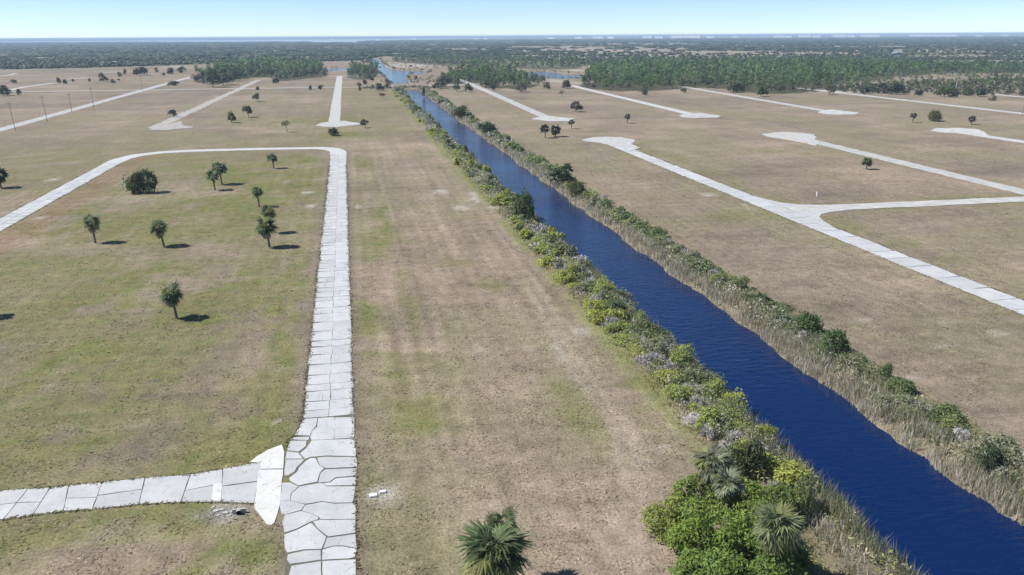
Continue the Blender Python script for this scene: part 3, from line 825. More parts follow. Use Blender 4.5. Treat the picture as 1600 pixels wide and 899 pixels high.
# fan fronds
def frond_arrays(pet, blade, nl, r, droop=.35):
    V = []; F = []
    dz = r.uniform(-.28, .16, nl)*blade
    def add(vs, fs):
        b = len(V); V.extend(vs); F.extend([tuple(i+b for i in f) for f in fs])
    w = .035
    add([(0,-w,0),(0,w,0),(pet*.55,w,.1),(pet*.55,-w,.1),(pet,w*.6,.02),(pet,-w*.6,.02)], [(0,1,2),(0,2,3),(3,2,4),(3,4,5)])
    for i in range(nl):
        t = (i+.5)/nl*2-1
        an = t*R(125)+r.uniform(-.06, .06)
        L = blade*(1-.28*abs(t))*r.uniform(.9, 1.05)
        cx, sy = math.cos(an), math.sin(an)
        wm = L*1.55*R(125)/nl*.42
        def pt(s, o_):
            zz = -droop*blade*s*s*(.6+.6*abs(t)) + .12*blade*abs(t)+dz[i]*s*s
            return (pet+cx*L*s-sy*o_, sy*L*s+cx*o_, zz)
        ridge = pt(.5, 0); ridge = (ridge[0], ridge[1], ridge[2]+wm*.35)
        add([pt(.02, 0), pt(.5, wm), ridge, pt(.5, -wm), pt(1, 0)], [(0,1,2),(0,2,3),(1,4,2),(2,4,3)])
    return np.array(V, float), F
def tri(F): return np.array([f for f in F])
FR, FR_DEAD = [], []
for k in range(4):
    r = np.random.default_rng(300+k)
    V, F = frond_arrays(.85, 1.05, 19, r, .3+.1*k)
    V[:, 2] -= .1*np.maximum(0, V[:, 0]-.4)**2
    FR.append(MB().add(V, tri(F)).mesh('frond')); FR[-1].materials.append(M_leaf)
    V, F = frond_arrays(.8, .9, 8, r, 1.0)
    FR_DEAD.append(MB().add(V, tri(F)).mesh('dead_frond')); FR_DEAD[-1].materials.append(M_leaf)
def rotm(el, az, tw):
    ce, se, ca, sa, ct, st = math.cos(el), math.sin(el), math.cos(az), math.sin(az), math.cos(tw), math.sin(tw)
    Rx = np.array([[1,0,0],[0,ct,-st],[0,st,ct]]); Ry = np.array([[ce,0,-se],[0,1,0],[se,0,ce]]); Rz = np.array([[ca,-sa,0],[sa,ca,0],[0,0,1]])
    return Rz@Ry@Rx
def frond_dirs(n, r, lo=-.75, hi=1.3):
    out = []
    for i in range(n):
        t = (i+.5)/n
        out.append((hi+(lo-hi)*t**.8+r.uniform(-.22, .22), i*2.39996+r.uniform(-.4, .4), r.uniform(-.6, .6)))
    return out
PALM_GREEN = [(.12, .155, .07), (.1, .135, .065), (.135, .165, .085)]
DEAD = (.36, .31, .25)
def trunk_mesh(h, lean, r0=.17):
    mb = MB()
    pts = [(0,0,-.2),(lean*.15,0,h*.3),(lean*.5,0,h*.65),(lean,0,h)]
    tube(mb, pts, [r0*1.35, r0, r0*.95, r0*1.1], 8)
    # old leaf bases as a shaggy collar
    for q in range(10):
        an = q*2.4; zz = h*(.55+.045*q); bx = lean*zz/h
        tube(mb, [(bx+math.cos(an)*r0*.8, math.sin(an)*r0*.8, zz), (bx+math.cos(an)*r0*2, math.sin(an)*r0*2, zz+.28)], [.05, .02], 4)
    return mb.mesh('trunk')
_pc = [0]
def palm(px, py, top, cw, label, near=False, lean=0.0, nf=30, dead=5, color=None, group='cabbage palms in the fields', lo=-.6, ground=None):
    """cabbage palm standing at a photo pixel, reaching row top, with a crown cw pixels wide"""
    x0, y0 = ground or gp(px, py)
    h = top_z(x0, y0, top)
    cr = cw*mpp(x0, y0)/2*1.04                    # crown radius
    s = cr/1.8
    hub = max(.5, h-cr*.82)
    _pc[0] += 1; r = np.random.default_rng(500+_pc[0])
    t = thing('cabbage_palm', label, 'palm tree', (x0, y0, 0), group)
    put('trunk', trunk_mesh(hub, lean, .14+.012*h), M_bark, t)
    color = color or PALM_GREEN[_pc[0] % 3]
    if near:
        for (el, az, tw) in frond_dirs(nf, r, lo):
            k = r.uniform(.7, 1.12)*s
            c = np.array(color)*r.uniform(.6, 1.4)
            if r.uniform() < .16: c = np.array((.2, .21, .08))*r.uniform(.8, 1.2)
            if el < -.45 and r.uniform() < .35: c = np.array((.13, .13, .05))
            put('frond', FR[r.integers(4)], None, t, (lean, 0, hub+.1*s), (tw, -el, az), (k, k, k), c)
        for q in range(dead):
            az = r.uniform(0, 6.28)
            put('dead_frond', FR_DEAD[r.integers(4)], None, t, (lean, 0, hub-.15*s), (0, R(58)+r.uniform(-.25, .3), az), (s*r.uniform(.8, 1.1),)*3, np.array(DEAD)*r.uniform(.7, 1.3))
    else:
        mb = MB()
        for (el, az, tw) in frond_dirs(max(16, nf-10), r, lo):
            V, F = frond_arrays(.85, 1.1, 7, r, .35)
            mb.add((V*s*r.uniform(.88, 1.1))@rotm(el, az, tw).T+np.array([lean, 0, hub+.1*s]), tri(F))
        put('crown', mb.mesh('crown'), M_leaf, t, color=color)
    return t
def shrub_at(px, py, top, cw, label, color, cat='shrub', group=None, var=0, name='shrub', twig=False, ground=None, depth=1.0):
    x0, y0 = ground or gp(px, py)
    h = top_z(x0, y0, top); rx = cw*mpp(x0, y0)/2
    far = mpp(x0, y0) > .2
    t = thing(name, label, cat, (x0, y0, 0), group, rz=var*1.3)
    sx = rx/2.0; sz = h/2.3
    if twig:
        put('twigs', (TW_FAR if far else TW_NEAR)[var % 4], None, t, scale=(sx, sx*depth, sz), color=color)
    else:
        put('foliage', SH_NEAR[var % 8], None, t, scale=(sx, sx*depth, sz), color=color)
    put('branches', STEMS[var % 8], None, t, scale=(sx, sx*depth, sz))
    return t
def small_tree(px, py, top, cw, label, color, group=None, var=0, name='tree', lean=0.0, clear=.3, sparse=False):
    """tree on a clear stem"""
    x0, y0 = gp(px, py)
    h = top_z(x0, y0, top); rx = cw*mpp(x0, y0)/2*1.18
    r = np.random.default_rng(900+var)
    t = thing(name, label, 'tree', (x0, y0, 0), group)
    mb = MB(); tube(mb, [(0,0,-.2),(lean*.4,0,h*clear),(lean,0,h*.7)], [.05*h*.45, .035*h*.45, .01*h], 7)
    for q in range(4):
        an = r.uniform(0, 6.28)
        tube(mb, [(lean*.4,0,h*clear),(lean+math.cos(an)*rx*.6, math.sin(an)*rx*.6, h*r.uniform(.55, .8))], [.015*h, .006*h], 5)
    put('trunk', mb.mesh('trunk'), M_bark, t)
    n = 240 if sparse else 620
    hz = h*(1-clear)
    p, n_ = lumpy(n, rx, rx, hz, 7, r=r, low=-.1)
    p[:, 0] += lean; p[:, 2] += h*clear
    V, F = leaf_quads(p, n_, max(.16, rx*.12), .5, .8, r=r)
    put('crown', MB().add(V, F).mesh('crown'), M_leaf, t, color=color)
    return t

G_DARK = (.045, .06, .034); G_MID = (.085, .12, .042); G_BRIGHT = (.12, .18, .045); G_OLIVE = (.12, .125, .06); G_GREY = (.5, .48, .46); G_RED = (.16, .085, .06); G_BLUE = (.07, .09, .055)
# --- the lone palms of the left lot
palm(276, 497.5, 444, 41, 'nearest lone cabbage palm on the left lot with long shadow', True, -.35, 36, 8)
palm(149, 380, 336, 31, 'slim tall cabbage palm standing left of its twin on the lot', True, -.1, 30, 6)
palm(256, 385, 343, 32, 'leaning cabbage palm with drooping fronds right of its twin', True, -.5, 30, 8)
palm(421, 386.5, 340, 36, 'front palm of the close pair beside the main street', True, -.35, 34, 6)
palm(424, 364, 322, 27, 'rear palm of the close pair beside the main street', True, -.2, 30, 4)
palm(405, 323.5, 292, 22, 'small round palm just behind the close pair', False, -.2, 36)
palm(428, 263.5, 239.5, 19, 'leaning dark palm nearest the far corner of the loop', False, -.3, 34)
palm(347, 288.5, 254, 27, 'rear larger palm of the pair right of the dense clump', False, -.4, 38, lo=-.6)
palm(336, 297.5, 267, 22, 'front smaller palm of the pair right of the dense clump', False, -.3, 34)
shrub_at(215, 302, 270, 32, 'left half of the dense dark bush inside the loop', (.06, .085, .04), var=1)
shrub_at(233, 301, 269, 31, 'right half of the dense dark bush inside the loop', (.055, .078, .04), var=6)
shrub_at(209, 303.5, 289, 17, 'low bright shrub at the left foot of the dense dark bush', G_MID, var=2)
palm(2, 294, 263, 27, 'dark bushy palm cut by the left frame edge', False, 0, 38, lo=-1.1, color=(.035, .05, .028))
palm(-34, 497, 446, 40, 'cabbage palm just outside the left edge casting a shadow in', False, 0, 34)
# --- sparse trees of the far left fields
small_tree(304/4.0+195, 183, 169, 13, 'round dark tree by the grassy broken street', G_DARK, var=1, clear=.18)
shrub_at(362, 192, 176, 17, 'slanting green shrub left of the split tree', G_MID, var=3)
small_tree(389, 183.5, 162, 17, 'split grey green tree in two tufts on the left field', G_BLUE, var=2, lean=-.8, clear=.3)
small_tree(404, 159, 143, 12, 'small grey leaning tree before the left tree belt', G_BLUE, var=3, lean=-1.2, clear=.25)
small_tree(449, 207, 185.5, 14, 'thin sparse grey tree with bare stem left of the hammerhead', (.1, .095, .065), var=4, lean=-.7, clear=.5, sparse=True)
shrub_at(520, 212.5, 198, 17, 'dark leaning shrub in front of the hammerhead', G_DARK, var=4)
small_tree(571, 200, 185.5, 12, 'dark round tree right of the hammerhead', G_DARK, var=5, clear=.22)
small_tree(598, 155, 142, 8, 'small reddish tree near the canal bridge', G_RED, var=6, lean=-.5, clear=.35)
for k, (px, py, top, cw, lab, c) in enumerate([
    (5, 150, 132, 20, 'dark tall bush cut by the far left edge', G_DARK), (29, 150, 137.5, 9, 'small dark two-headed bush beside the far left cross street', G_DARK),
    (22, 131, 120, 9, 'faint grey tree in the far left field', G_BLUE), (92, 131, 122, 8, 'left dark bush of the pair at the lane end', G_DARK),
    (101, 131, 123, 7, 'right dark bush of the pair at the lane end', G_DARK), (114, 128, 122.5, 4, 'tiny bush left of the white strip', G_DARK), (140, 128, 123, 4, 'tiny bush right of the white strip', G_DARK),
    (162, 128, 113, 13, 'dark green tree with pointed top in the far left field', G_DARK), (176, 131, 121, 9, 'ragged grey shrub beside the pointed dark tree', G_BLUE),
    (187, 120, 113, 7, 'small grey tree in the scatter of far bushes', G_BLUE), (196, 116, 109, 6, 'small dark tree behind the scatter of far bushes', G_BLUE), (186, 126.5, 123.5, 5, 'tiny low bush below the scatter', G_DARK),
    (223, 117.5, 104, 24, 'wide dark clump of bushes in the far left field', G_DARK), (244, 114, 103, 8, 'pale grey green tree beside the wide clump', G_OLIVE), (268, 116, 107, 13, 'low dark bush left of a taller far tree', G_DARK),
    (284, 115, 102, 13, 'taller dark tree at the end of the bush row', G_DARK), (272, 133.5, 125, 17, 'dark spreading bush at the street crossing', G_DARK), (256, 118, 114, 6, 'tiny bush under the far bush row', G_DARK),
    (485, 141, 134, 6, 'small grey bush on the cross street', G_BLUE), (501, 141, 133.5, 9, 'dark round bush on the cross street left of the straight street', G_DARK), (403, 141, 134.5, 6, 'tiny dark bush behind the grey leaning tree', G_DARK),
    (431, 130, 121, 11, 'dark bush at the right foot of the grassy street', G_DARK)]):
    if top < py-9 and cw > 5: small_tree(px, py, top, cw, lab, c, var=20+k, clear=.12)
    else: shrub_at(px, py, top, cw, lab, c, var=k)
# --- by the causeway
for k, (px, py, top, cw, lab, c) in enumerate([
    (592, 142, 129, 14, 'dark tree on the cross street beside the causeway', G_DARK), (605, 138, 123, 10, 'dark tree at the water corner of the causeway', G_DARK), (582, 137, 132, 6, 'small dark bush left of the causeway trees', G_MID),
    (570, 132, 123, 8, 'dark tree in front of the short tree belt', G_DARK), (562, 142, 136, 6, 'small brown bush below the cross street', G_OLIVE), (561, 135, 129, 7, 'small brown bush above the cross street', G_OLIVE), (581, 126, 119, 7, 'dark bush at the right end of the short belt', G_DARK),
    (688, 139, 122, 17, 'tall grey tree right of the causeway', G_BLUE), (698, 136, 118, 14, 'tallest dark tree right of the causeway', G_DARK), (714, 143, 126, 13, 'round grey green tree before the white street start', G_BLUE),
    (729, 144, 128, 16, 'round olive tree beside the white street start', G_MID), (678, 138, 131, 7, 'small dark bush left of the tall grey tree', G_DARK), (651, 124, 119, 5, 'small dark bush on the lagoon spit', G_DARK),
    (662, 150, 137, 6, 'small dark tree at the water edge behind the causeway', G_DARK), (642, 104.5, 101, 6, 'small dark bush on the sandy island', G_DARK)]):
    if cw > 8: small_tree(px, py, top, cw, lab, c, var=50+k, clear=.12)
    else: shrub_at(px, py, top, cw, lab, c, var=k+2)
for k, (px, py, top, cw, lab) in enumerate([(318, 132, 104, 20, 'tall grey green tree at the left end of the left tree belt'), (333, 136.5, 99, 26, 'biggest dark green tree at the front of the left tree belt'),
    (349, 133, 98, 24, 'broad tree right of the biggest one in the left tree belt'), (309, 128, 109, 15, 'lower tree at the outer left corner of the left tree belt'), (366, 127, 100, 20, 'tall tree deeper in the left tree belt by the broad one')]):
    small_tree(px, py, top, cw, lab, (.075, .1, .06), var=130+k, clear=.12)
# --- right fields
palm(852, 216, 195, 17, 'left palm of the clump above the round white end', False, -.2, 34, color=G_DARK)
palm(868, 214, 194.5, 20, 'right bushy palm of the clump above the round white end', False, 0, 38, lo=-1.2, color=(.045, .055, .03))
palm(893, 201.5, 187, 11, 'small palm right of the palm clump', False, -.1, 28, color=G_DARK)
small_tree(899, 175, 160, 17, 'dark purple-brown double tree in the field', (.06, .05, .045), var=71, clear=.25)
palm(980, 193, 178, 11, 'lone small palm in the middle of the right field', False, 0, 28, color=(.06, .065, .045))
small_tree(878, 152, 141, 9, 'thin tan sparse tree before the wood', (.13, .11, .06), var=72, clear=.45, sparse=True)
palm(1353.5, 265, 246.5, 18, 'lone round palm between the two right streets', False, .1, 34, color=(.055, .075, .035))
palm(1426, 192, 176, 12, 'small dark palm left of the spreading yellowish bush', False, -.1, 28, color=(.06, .055, .045))
shrub_at(1460, 189.5, 169, 25, 'wide yellowish spreading bush in the far right field', (.12, .12, .05), var=5)
palm(1518, 195, 181.5, 13, 'small dark palm right of the spreading yellowish bush', False, .1, 28, color=(.06, .055, .045))
for k, (px, py, top, cw, lab, c) in enumerate([
    (1007, 149, 139, 10, 'dark bush standing out at the wood front', G_DARK), (1068, 145, 133, 11, 'olive tree by the white patch at the wood edge', G_OLIVE), (1188, 151, 132, 20, 'bright green tree at the near corner of the wood', (.06, .11, .03)),
    (1150, 145, 128, 20, 'dark tree beside the bright corner tree', G_DARK), (1295, 148, 124, 15, 'olive tree at the far right street start', (.1, .12, .04)), (855, 139.5, 128, 13, 'round olive bush by the sandy bank', G_MID),
    (886, 139, 122, 18, 'mixed tall tree between sand and wood', G_BLUE), (815, 144, 128, 18, 'ragged grey tree at the front of the mixed belt', (.1, .095, .075)), (771, 141, 126, 13, 'round pale green tree at the front of the mixed belt', G_BLUE),
    (1400, 148, 130, 22, 'dark green tree before the right scrub', G_DARK), (1436, 150, 142, 11, 'black round bush before the right scrub', (.02, .03, .018)), (1475, 152, 132, 22, 'tall olive tree before the right scrub', G_MID),
    (1491, 152, 140, 16, 'dark bush under the dead trunk', G_DARK), (1512, 150, 136, 14, 'green tree right of the dead trunk', G_MID), (1530, 151, 140, 19, 'blue green bush row end', G_BLUE), (1550, 158, 147, 9, 'brown bush beside the right edge street', (.09, .075, .045)),
    (1352, 147, 135, 16, 'grey green bush behind the far right street', G_BLUE), (1375, 146, 128, 18, 'dark tree with pale scrub behind the far right street', G_DARK), (1597, 150, 133, 12, 'olive tree cut by the right frame edge', G_OLIVE)]):
    small_tree(px, py, top, cw, lab, c, var=80+k, clear=.1)
x0, y0 = gp(1493, 142)
t = thing('dead_tree', 'bare tan dead trunk above the right scrub', 'dead tree', (x0, y0, 0))
h = top_z(x0, y0, 119)
mb = MB(); tube(mb, [(0,0,-.2),(.1,0,h*.5),(.5,0,h)], [.4,.3,.12], 6); put('trunk', mb.mesh('trunk'), M_stone, t)
for (zz, dx, dy) in ((.6, 1.6, .4), (.72, -1.5, .2), (.85, 1.2, -.5)):
    mb = MB(); tube(mb, [(.2,0,h*zz),(dx,dy,h*(zz+.12))], [.15,.05], 5); put('limb', mb.mesh('limb'), M_stone, t)
# --- foreground palms and thicket by the canal
palm(799, 908, 798, 60, 'rear smaller palm of the two at the bottom frame edge', True, -.75, 30, 4, lo=-.4, color=(.12, .15, .07))
palm(776, 955, 826, 118, 'large palm at the bottom frame edge with wide fronds', True, -.1, 44, 8, color=(.11, .15, .068))
palm(1112, 795, 697, 70, 'grey green palm at the back of the bright thicket', True, -.3, 40, 8, color=(.18, .195, .125))
palm(1206, 915, 790, 84, 'palm with grey hanging dead fronds at the right of the thicket', True, -.2, 44, 18, color=(.17, .195, .1))
palm(1134, 822, 736, 54, 'second grey palm half sunk in the thicket', True, -.2, 34, 6, color=(.18, .2, .13))
for k, (px, py, rx, h, lab, c) in enumerate([
    (1048, 832, 2.4, 4.2, 'bright yellow green shrub on the field side of the thicket', (.215, .25, .06)),
    (1092, 870, 3.0, 5.0, 'large bright green shrub at the front of the thicket', (.19, .27, .055)),
    (1148, 882, 3.0, 5.2, 'bright green shrub between the front shrub and hanging palm', (.175, .26, .055)),
    (1165, 822, 2.6, 5.0, 'bright green upright shrub in the middle of the thicket', (.2, .28, .06)),
    (1080, 908, 2.0, 2.6, 'low leafy shrub at the near foot of the thicket', (.16, .235, .055)),
    (1232, 890, 2.0, 2.8, 'low leafy shrub under the hanging palm', (.12, .17, .05)),
    (1192, 890, 2.6, 4.4, 'leafy shrub hiding the trunk of the hanging palm', (.13, .2, .045)),
    (1182, 850, 2.6, 4.4, 'tall leafy shrub left behind the hanging palm', (.15, .215, .05)),
    (1130, 925, 2.6, 3.2, 'leafy shrub at the bottom edge of the thicket', (.16, .24, .055)),
    (1082, 800, 2.3, 4.0, 'leafy shrub left of the grey palms of the thicket', (.17, .215, .06)),
    (1128, 806, 2.4, 4.2, 'leafy shrub among the grey palms of the thicket', (.16, .21, .06)),
    (1205, 925, 2.5, 3.6, 'leafy shrub at the bottom right of the thicket', (.13, .2, .045)),
    (1205, 812, 2.4, 4.2, 'green shrub on the canal side of the thicket', (.15, .2, .055))]):
    x0, y0 = gp(px, py)
    r = np.random.default_rng(700+k)
    t = thing('shrub', lab, 'shrub', (x0, y0, 0), 'bright shrubs of the canal thicket')
    h *= 1.25
    p, n_ = lumpy(4600, rx, rx, h, 18, (.28, .5), r=r)
    n_[:, 2] += .5
    V, F = leaf_quads(p, n_, .19, .38, .75, r=r)
    put('foliage', MB().add(V, F).mesh('foliage'), M_leaf, t, color=c)
    put('branches', stems_mesh(rx*.8, h*.75, 9, r, .05).mesh('branches'), M_bark, t)
shrub_at(1165, 745, 690, 60, 'dull green shrub behind the grey thicket palm', (.1, .115, .055), group='bank shrubs', var=1)

# ------------------------------------------------------------------ canal bank growth
def on_lane(x_, y_): return False
BANK_NAMES = {'leafy': 'bank_shrub', 'bare': 'bare_shrub', 'fan': 'palmetto'}
_cnt = {}
def bank_plant(kind, x0, y0, rx, h, c, side, r):
    z0 = float(canal_depth(np.array([x0]), np.array([y0]))[0])
    far = y0 > 150
    where = {'L': 'on the field side bank left of the canal', 'R': 'on the bank right of the canal'}[side]
    hue = ('grey green' if c[2] > .13 else 'yellow green' if c[1] > .22 else 'light green' if c[1] > .19 else 'dark green' if c[1] < .145 else 'dull green')
    size = 'low' if h < 1.5 else 'tall' if h > 2.3 else 'wide' if rx > 1.75 else 'small' if rx < 1.35 else 'rounded'
    sd = 'left' if side == 'L' else 'right'
    rim = ((f'at the water edge of the {sd} bank' if (x0 > 44.2 if side == 'L' else x0 < 65.6) else f'at the field edge of the {sd} bank' if (x0 < 40.8 if side == 'L' else x0 > 68) else f'on the {sd} canal bank'))
    dist = ('near the thicket' if y0 < 85 else 'below the overhanging bush' if y0 < 185 else 'past the overhanging bush' if y0 < 345 else 'towards the causeway') if side == 'L' else \
           ('opposite the thicket' if y0 < 95 else 'before the bank tree' if y0 < 235 else 'past the bank tree' if y0 < 420 else 'towards the causeway')
    where = f'of the {sd} canal bank'
    if kind == 'leafy': lab, cat = f'{size} {hue} shrub {rim} {dist}', 'shrub'
    elif kind == 'bare': lab, cat = f'{size} grey leafless shrub {rim} {dist}', 'bare shrub'
    else: lab, cat = f'{size} fan-leaved palmetto {rim} {dist}', 'palmetto'
    grp = {'leafy': 'leafy shrubs', 'bare': 'bare grey shrubs', 'fan': 'palmettos'}[kind]+' '+where[3:]
    sx, sz = rx/2.0, h/2.3
    sy = sx*float(r.uniform(.7, 1.25)); tl = float(r.normal(0, .12))
    var = int(r.integers(8)); rz = float(r.uniform(0, 6.28))
    if kind == 'fan':
        t = thing('palmetto', lab, cat, (x0, y0, z0), grp)
        n = 18 if not far else 12
        if far:
            mb = MB()
            for (el, az, tw) in frond_dirs(n, r, -.15, 1.3):
                V, F = frond_arrays(.6, 1.0, 6, r, .4)
                mb.add((V*rx/1.6)@rotm(el, az, tw).T+np.array([0, 0, .15]), tri(F))
            put('crown', mb.mesh('crown'), M_leaf, t, color=c)
        else:
            for (el, az, tw) in frond_dirs(n, r, -.15, 1.3):
                k = rx/1.8*r.uniform(.85, 1.1)
                put('frond', FR[r.integers(4)], None, t, (0, 0, .15), (tw, -el, az), (k, k, k), np.array(c)*r.uniform(.8, 1.25))
        return
    if far:
        me = SH_FAR[var] if kind == 'leafy' else TW_FAR[var % 4]
        o = put(BANK_NAMES[kind], me, None, None, (x0, y0, z0), (tl, tl*.6, rz), (sx, sy, sz), c)
        tag(o, lab, cat, grp)
    else:
        t = thing(BANK_NAMES[kind], lab, cat, (x0, y0, z0), grp, rz=rz)
        put('foliage' if kind == 'leafy' else 'twigs', SH_NEAR[var] if kind == 'leafy' else TW_NEAR[var % 4], None, t, rot=(tl, tl*.6, 0), scale=(sx, sy, sz), color=c)
        put('branches', STEMS[var], None, t, scale=(sx, sy, sz))
r = np.random.default_rng(77)
LEAFY_L = [(.33, .36, .09), (.285, .33, .095), (.165, .195, .09), (.2, .215, .135), (.125, .16, .075)]
LEAFY_R = [(.14, .185, .075), (.17, .2, .09), (.26, .29, .115), (.25, .26, .17), (.11, .15, .07)]
y0 = 62.0
while y0 < 735:
    step = 1.9 if y0 < 110 else 2.4 if y0 < 200 else 4.0 if y0 < 400 else 7.0
    for side in 'LLRR':
        if side == 'L':
            if y0 < 70 and r.uniform() < .6: continue
            if y0 > 200 and r.uniform() < .35: continue
            x0 = r.uniform(38.6, 46.2) if y0 > 76 else r.uniform(38.5, 43.5)
        else:
            if r.uniform() < (.5 if y0 < 130 else .25 if y0 < 200 else .38): continue
            x0 = 64.4+5.2*r.uniform(0, 1)**.6
        k = r.uniform()
        big = 1.0 if y0 < 200 else 1.2 if y0 < 400 else 1.4
        rx = r.uniform(1.2, 2.6)*big; h = r.uniform(1.3, 3.1)*big
        if side == 'L':
            kind = 'leafy' if k < .62 else 'bare' if k < .89 else 'fan'
            if x0 < 40.5 and kind == 'leafy': c = LEAFY_L[int(r.integers(2))]; h *= .8
            else: c = LEAFY_L[int(r.integers(5))]
        else:
            kind = 'leafy' if k < .66 else 'bare' if k < .84 else 'fan'
            c = LEAFY_R[int(r.integers(5))] if x0 > 66.5 else LEAFY_R[2+int(r.integers(2))]
            if x0 < 65.5: h *= .75
            h *= .85
        if kind == 'bare': c = tuple(np.array(G_GREY)*r.uniform(.6, 1.05)); h *= .85
        if kind == 'fan': c = (.085, .11, .055) if side == 'L' else (.065, .09, .042)
        bank_plant(kind, x0, y0+r.uniform(-.8, .8), rx, h, c, side, r)
    y0 += step
# singled-out bank plants
shrub_at(815, 340, 302, 44, 'big dark green bush overhanging the left canal edge', (.06, .1, .03), group=None, var=3, name='bank_bush', ground=(41.5, 193))
small_tree(878, 288, 249, 36, 'tall dark green tree standing on the right canal bank', (.045, .075, .03), var=31, clear=.08)
shrub_at(900, 306, 286, 34, 'rounded olive bush right below the bank tree', (.09, .105, .04), var=6, name='bank_bush')
shrub_at(760, 207.5, 189.5, 30, 'dark rounded bush on the right bank upstream', (.035, .06, .026), var=4, name='bank_bush')
shrub_at(720, 185, 166, 26, 'olive bush on the right bank near the causeway', (.09, .1, .04), var=1, name='bank_bush')
shrub_at(1262, 522, 482, 50, 'broad dark green shrub high on the right bank', (.09, .14, .05), var=5, name='bank_bush')
shrub_at(1302, 553, 518, 46, 'second dark green shrub below the broad one on the right bank', (.1, .15, .05), var=2, name='bank_bush')
shrub_at(1548, 738, 700, 50, 'dark bush near the right frame edge on the bank', (.09, .115, .06), var=7, name='bank_bush')

def reeds(name, label, x0, x1, ys_, dens, tints, hh, wd, r, bias=None, weights=None):
    """upright bent blades, one mesh"""
    P_ = []
    for ya_, yb_, k in ys_:
        n = int((x1-x0)*(yb_-ya_)*dens*k)
        P_.append(np.c_[r.uniform(x0, x1, n), r.uniform(ya_, yb_, n), np.full(n, 1/math.sqrt(k))])
    P_ = np.concatenate(P_)
    clump = fbm(P_[:, 0]/1.8, P_[:, 1]/2.4, 15, 3)
    P_ = P_[clump > r.uniform(.25, .55, len(P_))]
    n = len(P_)
    z0 = canal_depth(P_[:, 0], P_[:, 1])
    P_, z0 = P_[z0 > -1.45], z0[z0 > -1.45]; n = len(P_)
    h = hh*r.uniform(.55, 1.15, n)*(.65+.7*fbm(P_[:, 0]/2.5, P_[:, 1]/3.5, 25, 2))
    w = wd*r.uniform(.7, 1.3, n)*P_[:, 2]
    an = r.uniform(0, 6.28, n); ld = r.uniform(0, 6.28, n); le = r.uniform(.05, .45, n)*h
    base = np.c_[P_[:, 0], P_[:, 1], z0-.05]
    sd = np.c_[np.cos(an), np.sin(an), np.zeros(n)]*w[:, None]
    mid = base+np.c_[np.cos(ld)*le*.3, np.sin(ld)*le*.3, h*.6]
    tip = base+np.c_[np.cos(ld)*le, np.sin(ld)*le, h]
    V = np.stack([base-sd, base+sd, mid-sd*.8, mid+sd*.8, tip], 1).reshape(-1, 3)
    i = np.arange(n)*5
    T = np.array(tints)[r.choice(len(tints), n, p=weights)]
    mb = MB(); mb.add(V, np.c_[i, i+1, i+3, i+2], np.repeat(T, 5, 0)); mb.F.append(np.c_[i+2, i+3, i+4])
    o = put(name, mb.mesh(name), M_tint)
    return tag(o, label, 'reeds', kind='stuff')
TAN = [(.43, .395, .33), (.5, .47, .42), (.34, .31, .24), (.24, .24, .15)]
GRN = [(.18, .205, .1), (.25, .25, .145), (.34, .31, .22), (.17, .19, .12)]
yb = [(48, 110, 1.0), (110, 180, .5), (180, 320, .2), (320, 745, .07)]
r = np.random.default_rng(78)
reeds('reed_bed', 'pale tan dead reeds hanging along the right water edge', 61.2, 65.6, yb, 26, TAN, 1.6, .038, r)
reeds('reed_bed', 'green and straw coloured reeds above the right water edge', 62.8, 68.6, yb, 14, GRN, 1.5, .035, r)
reeds('reed_bed', 'tall green cattails at the left water edge', 44.0, 46.9, [(46, 82, 1.0), (82, 150, .45), (150, 320, .14), (320, 745, .05)], 30, GRN, 2.2, .03, r)
reeds('reed_bed', 'straw coloured dead reeds behind the left cattails', 40.5, 45.5, [(46, 82, 1.0), (82, 150, .3), (150, 320, .1), (320, 745, .04)], 18, TAN, 1.2, .035, r)
reeds('verge_grass', 'rough low grass along the field edge of the left bank', 37.2, 41.5, [(48, 150, .7), (150, 300, .2)], 14, [(.16, .17, .06), (.24, .21, .12), (.13, .15, .05)], .6, .035, r)
reeds('verge_grass', 'rough low grass along the field edge of the right bank', 67, 71.5, [(48, 150, .7), (150, 300, .2)], 10, [(.2, .19, .09), (.26, .22, .14), (.13, .14, .06)], .6, .035, r)

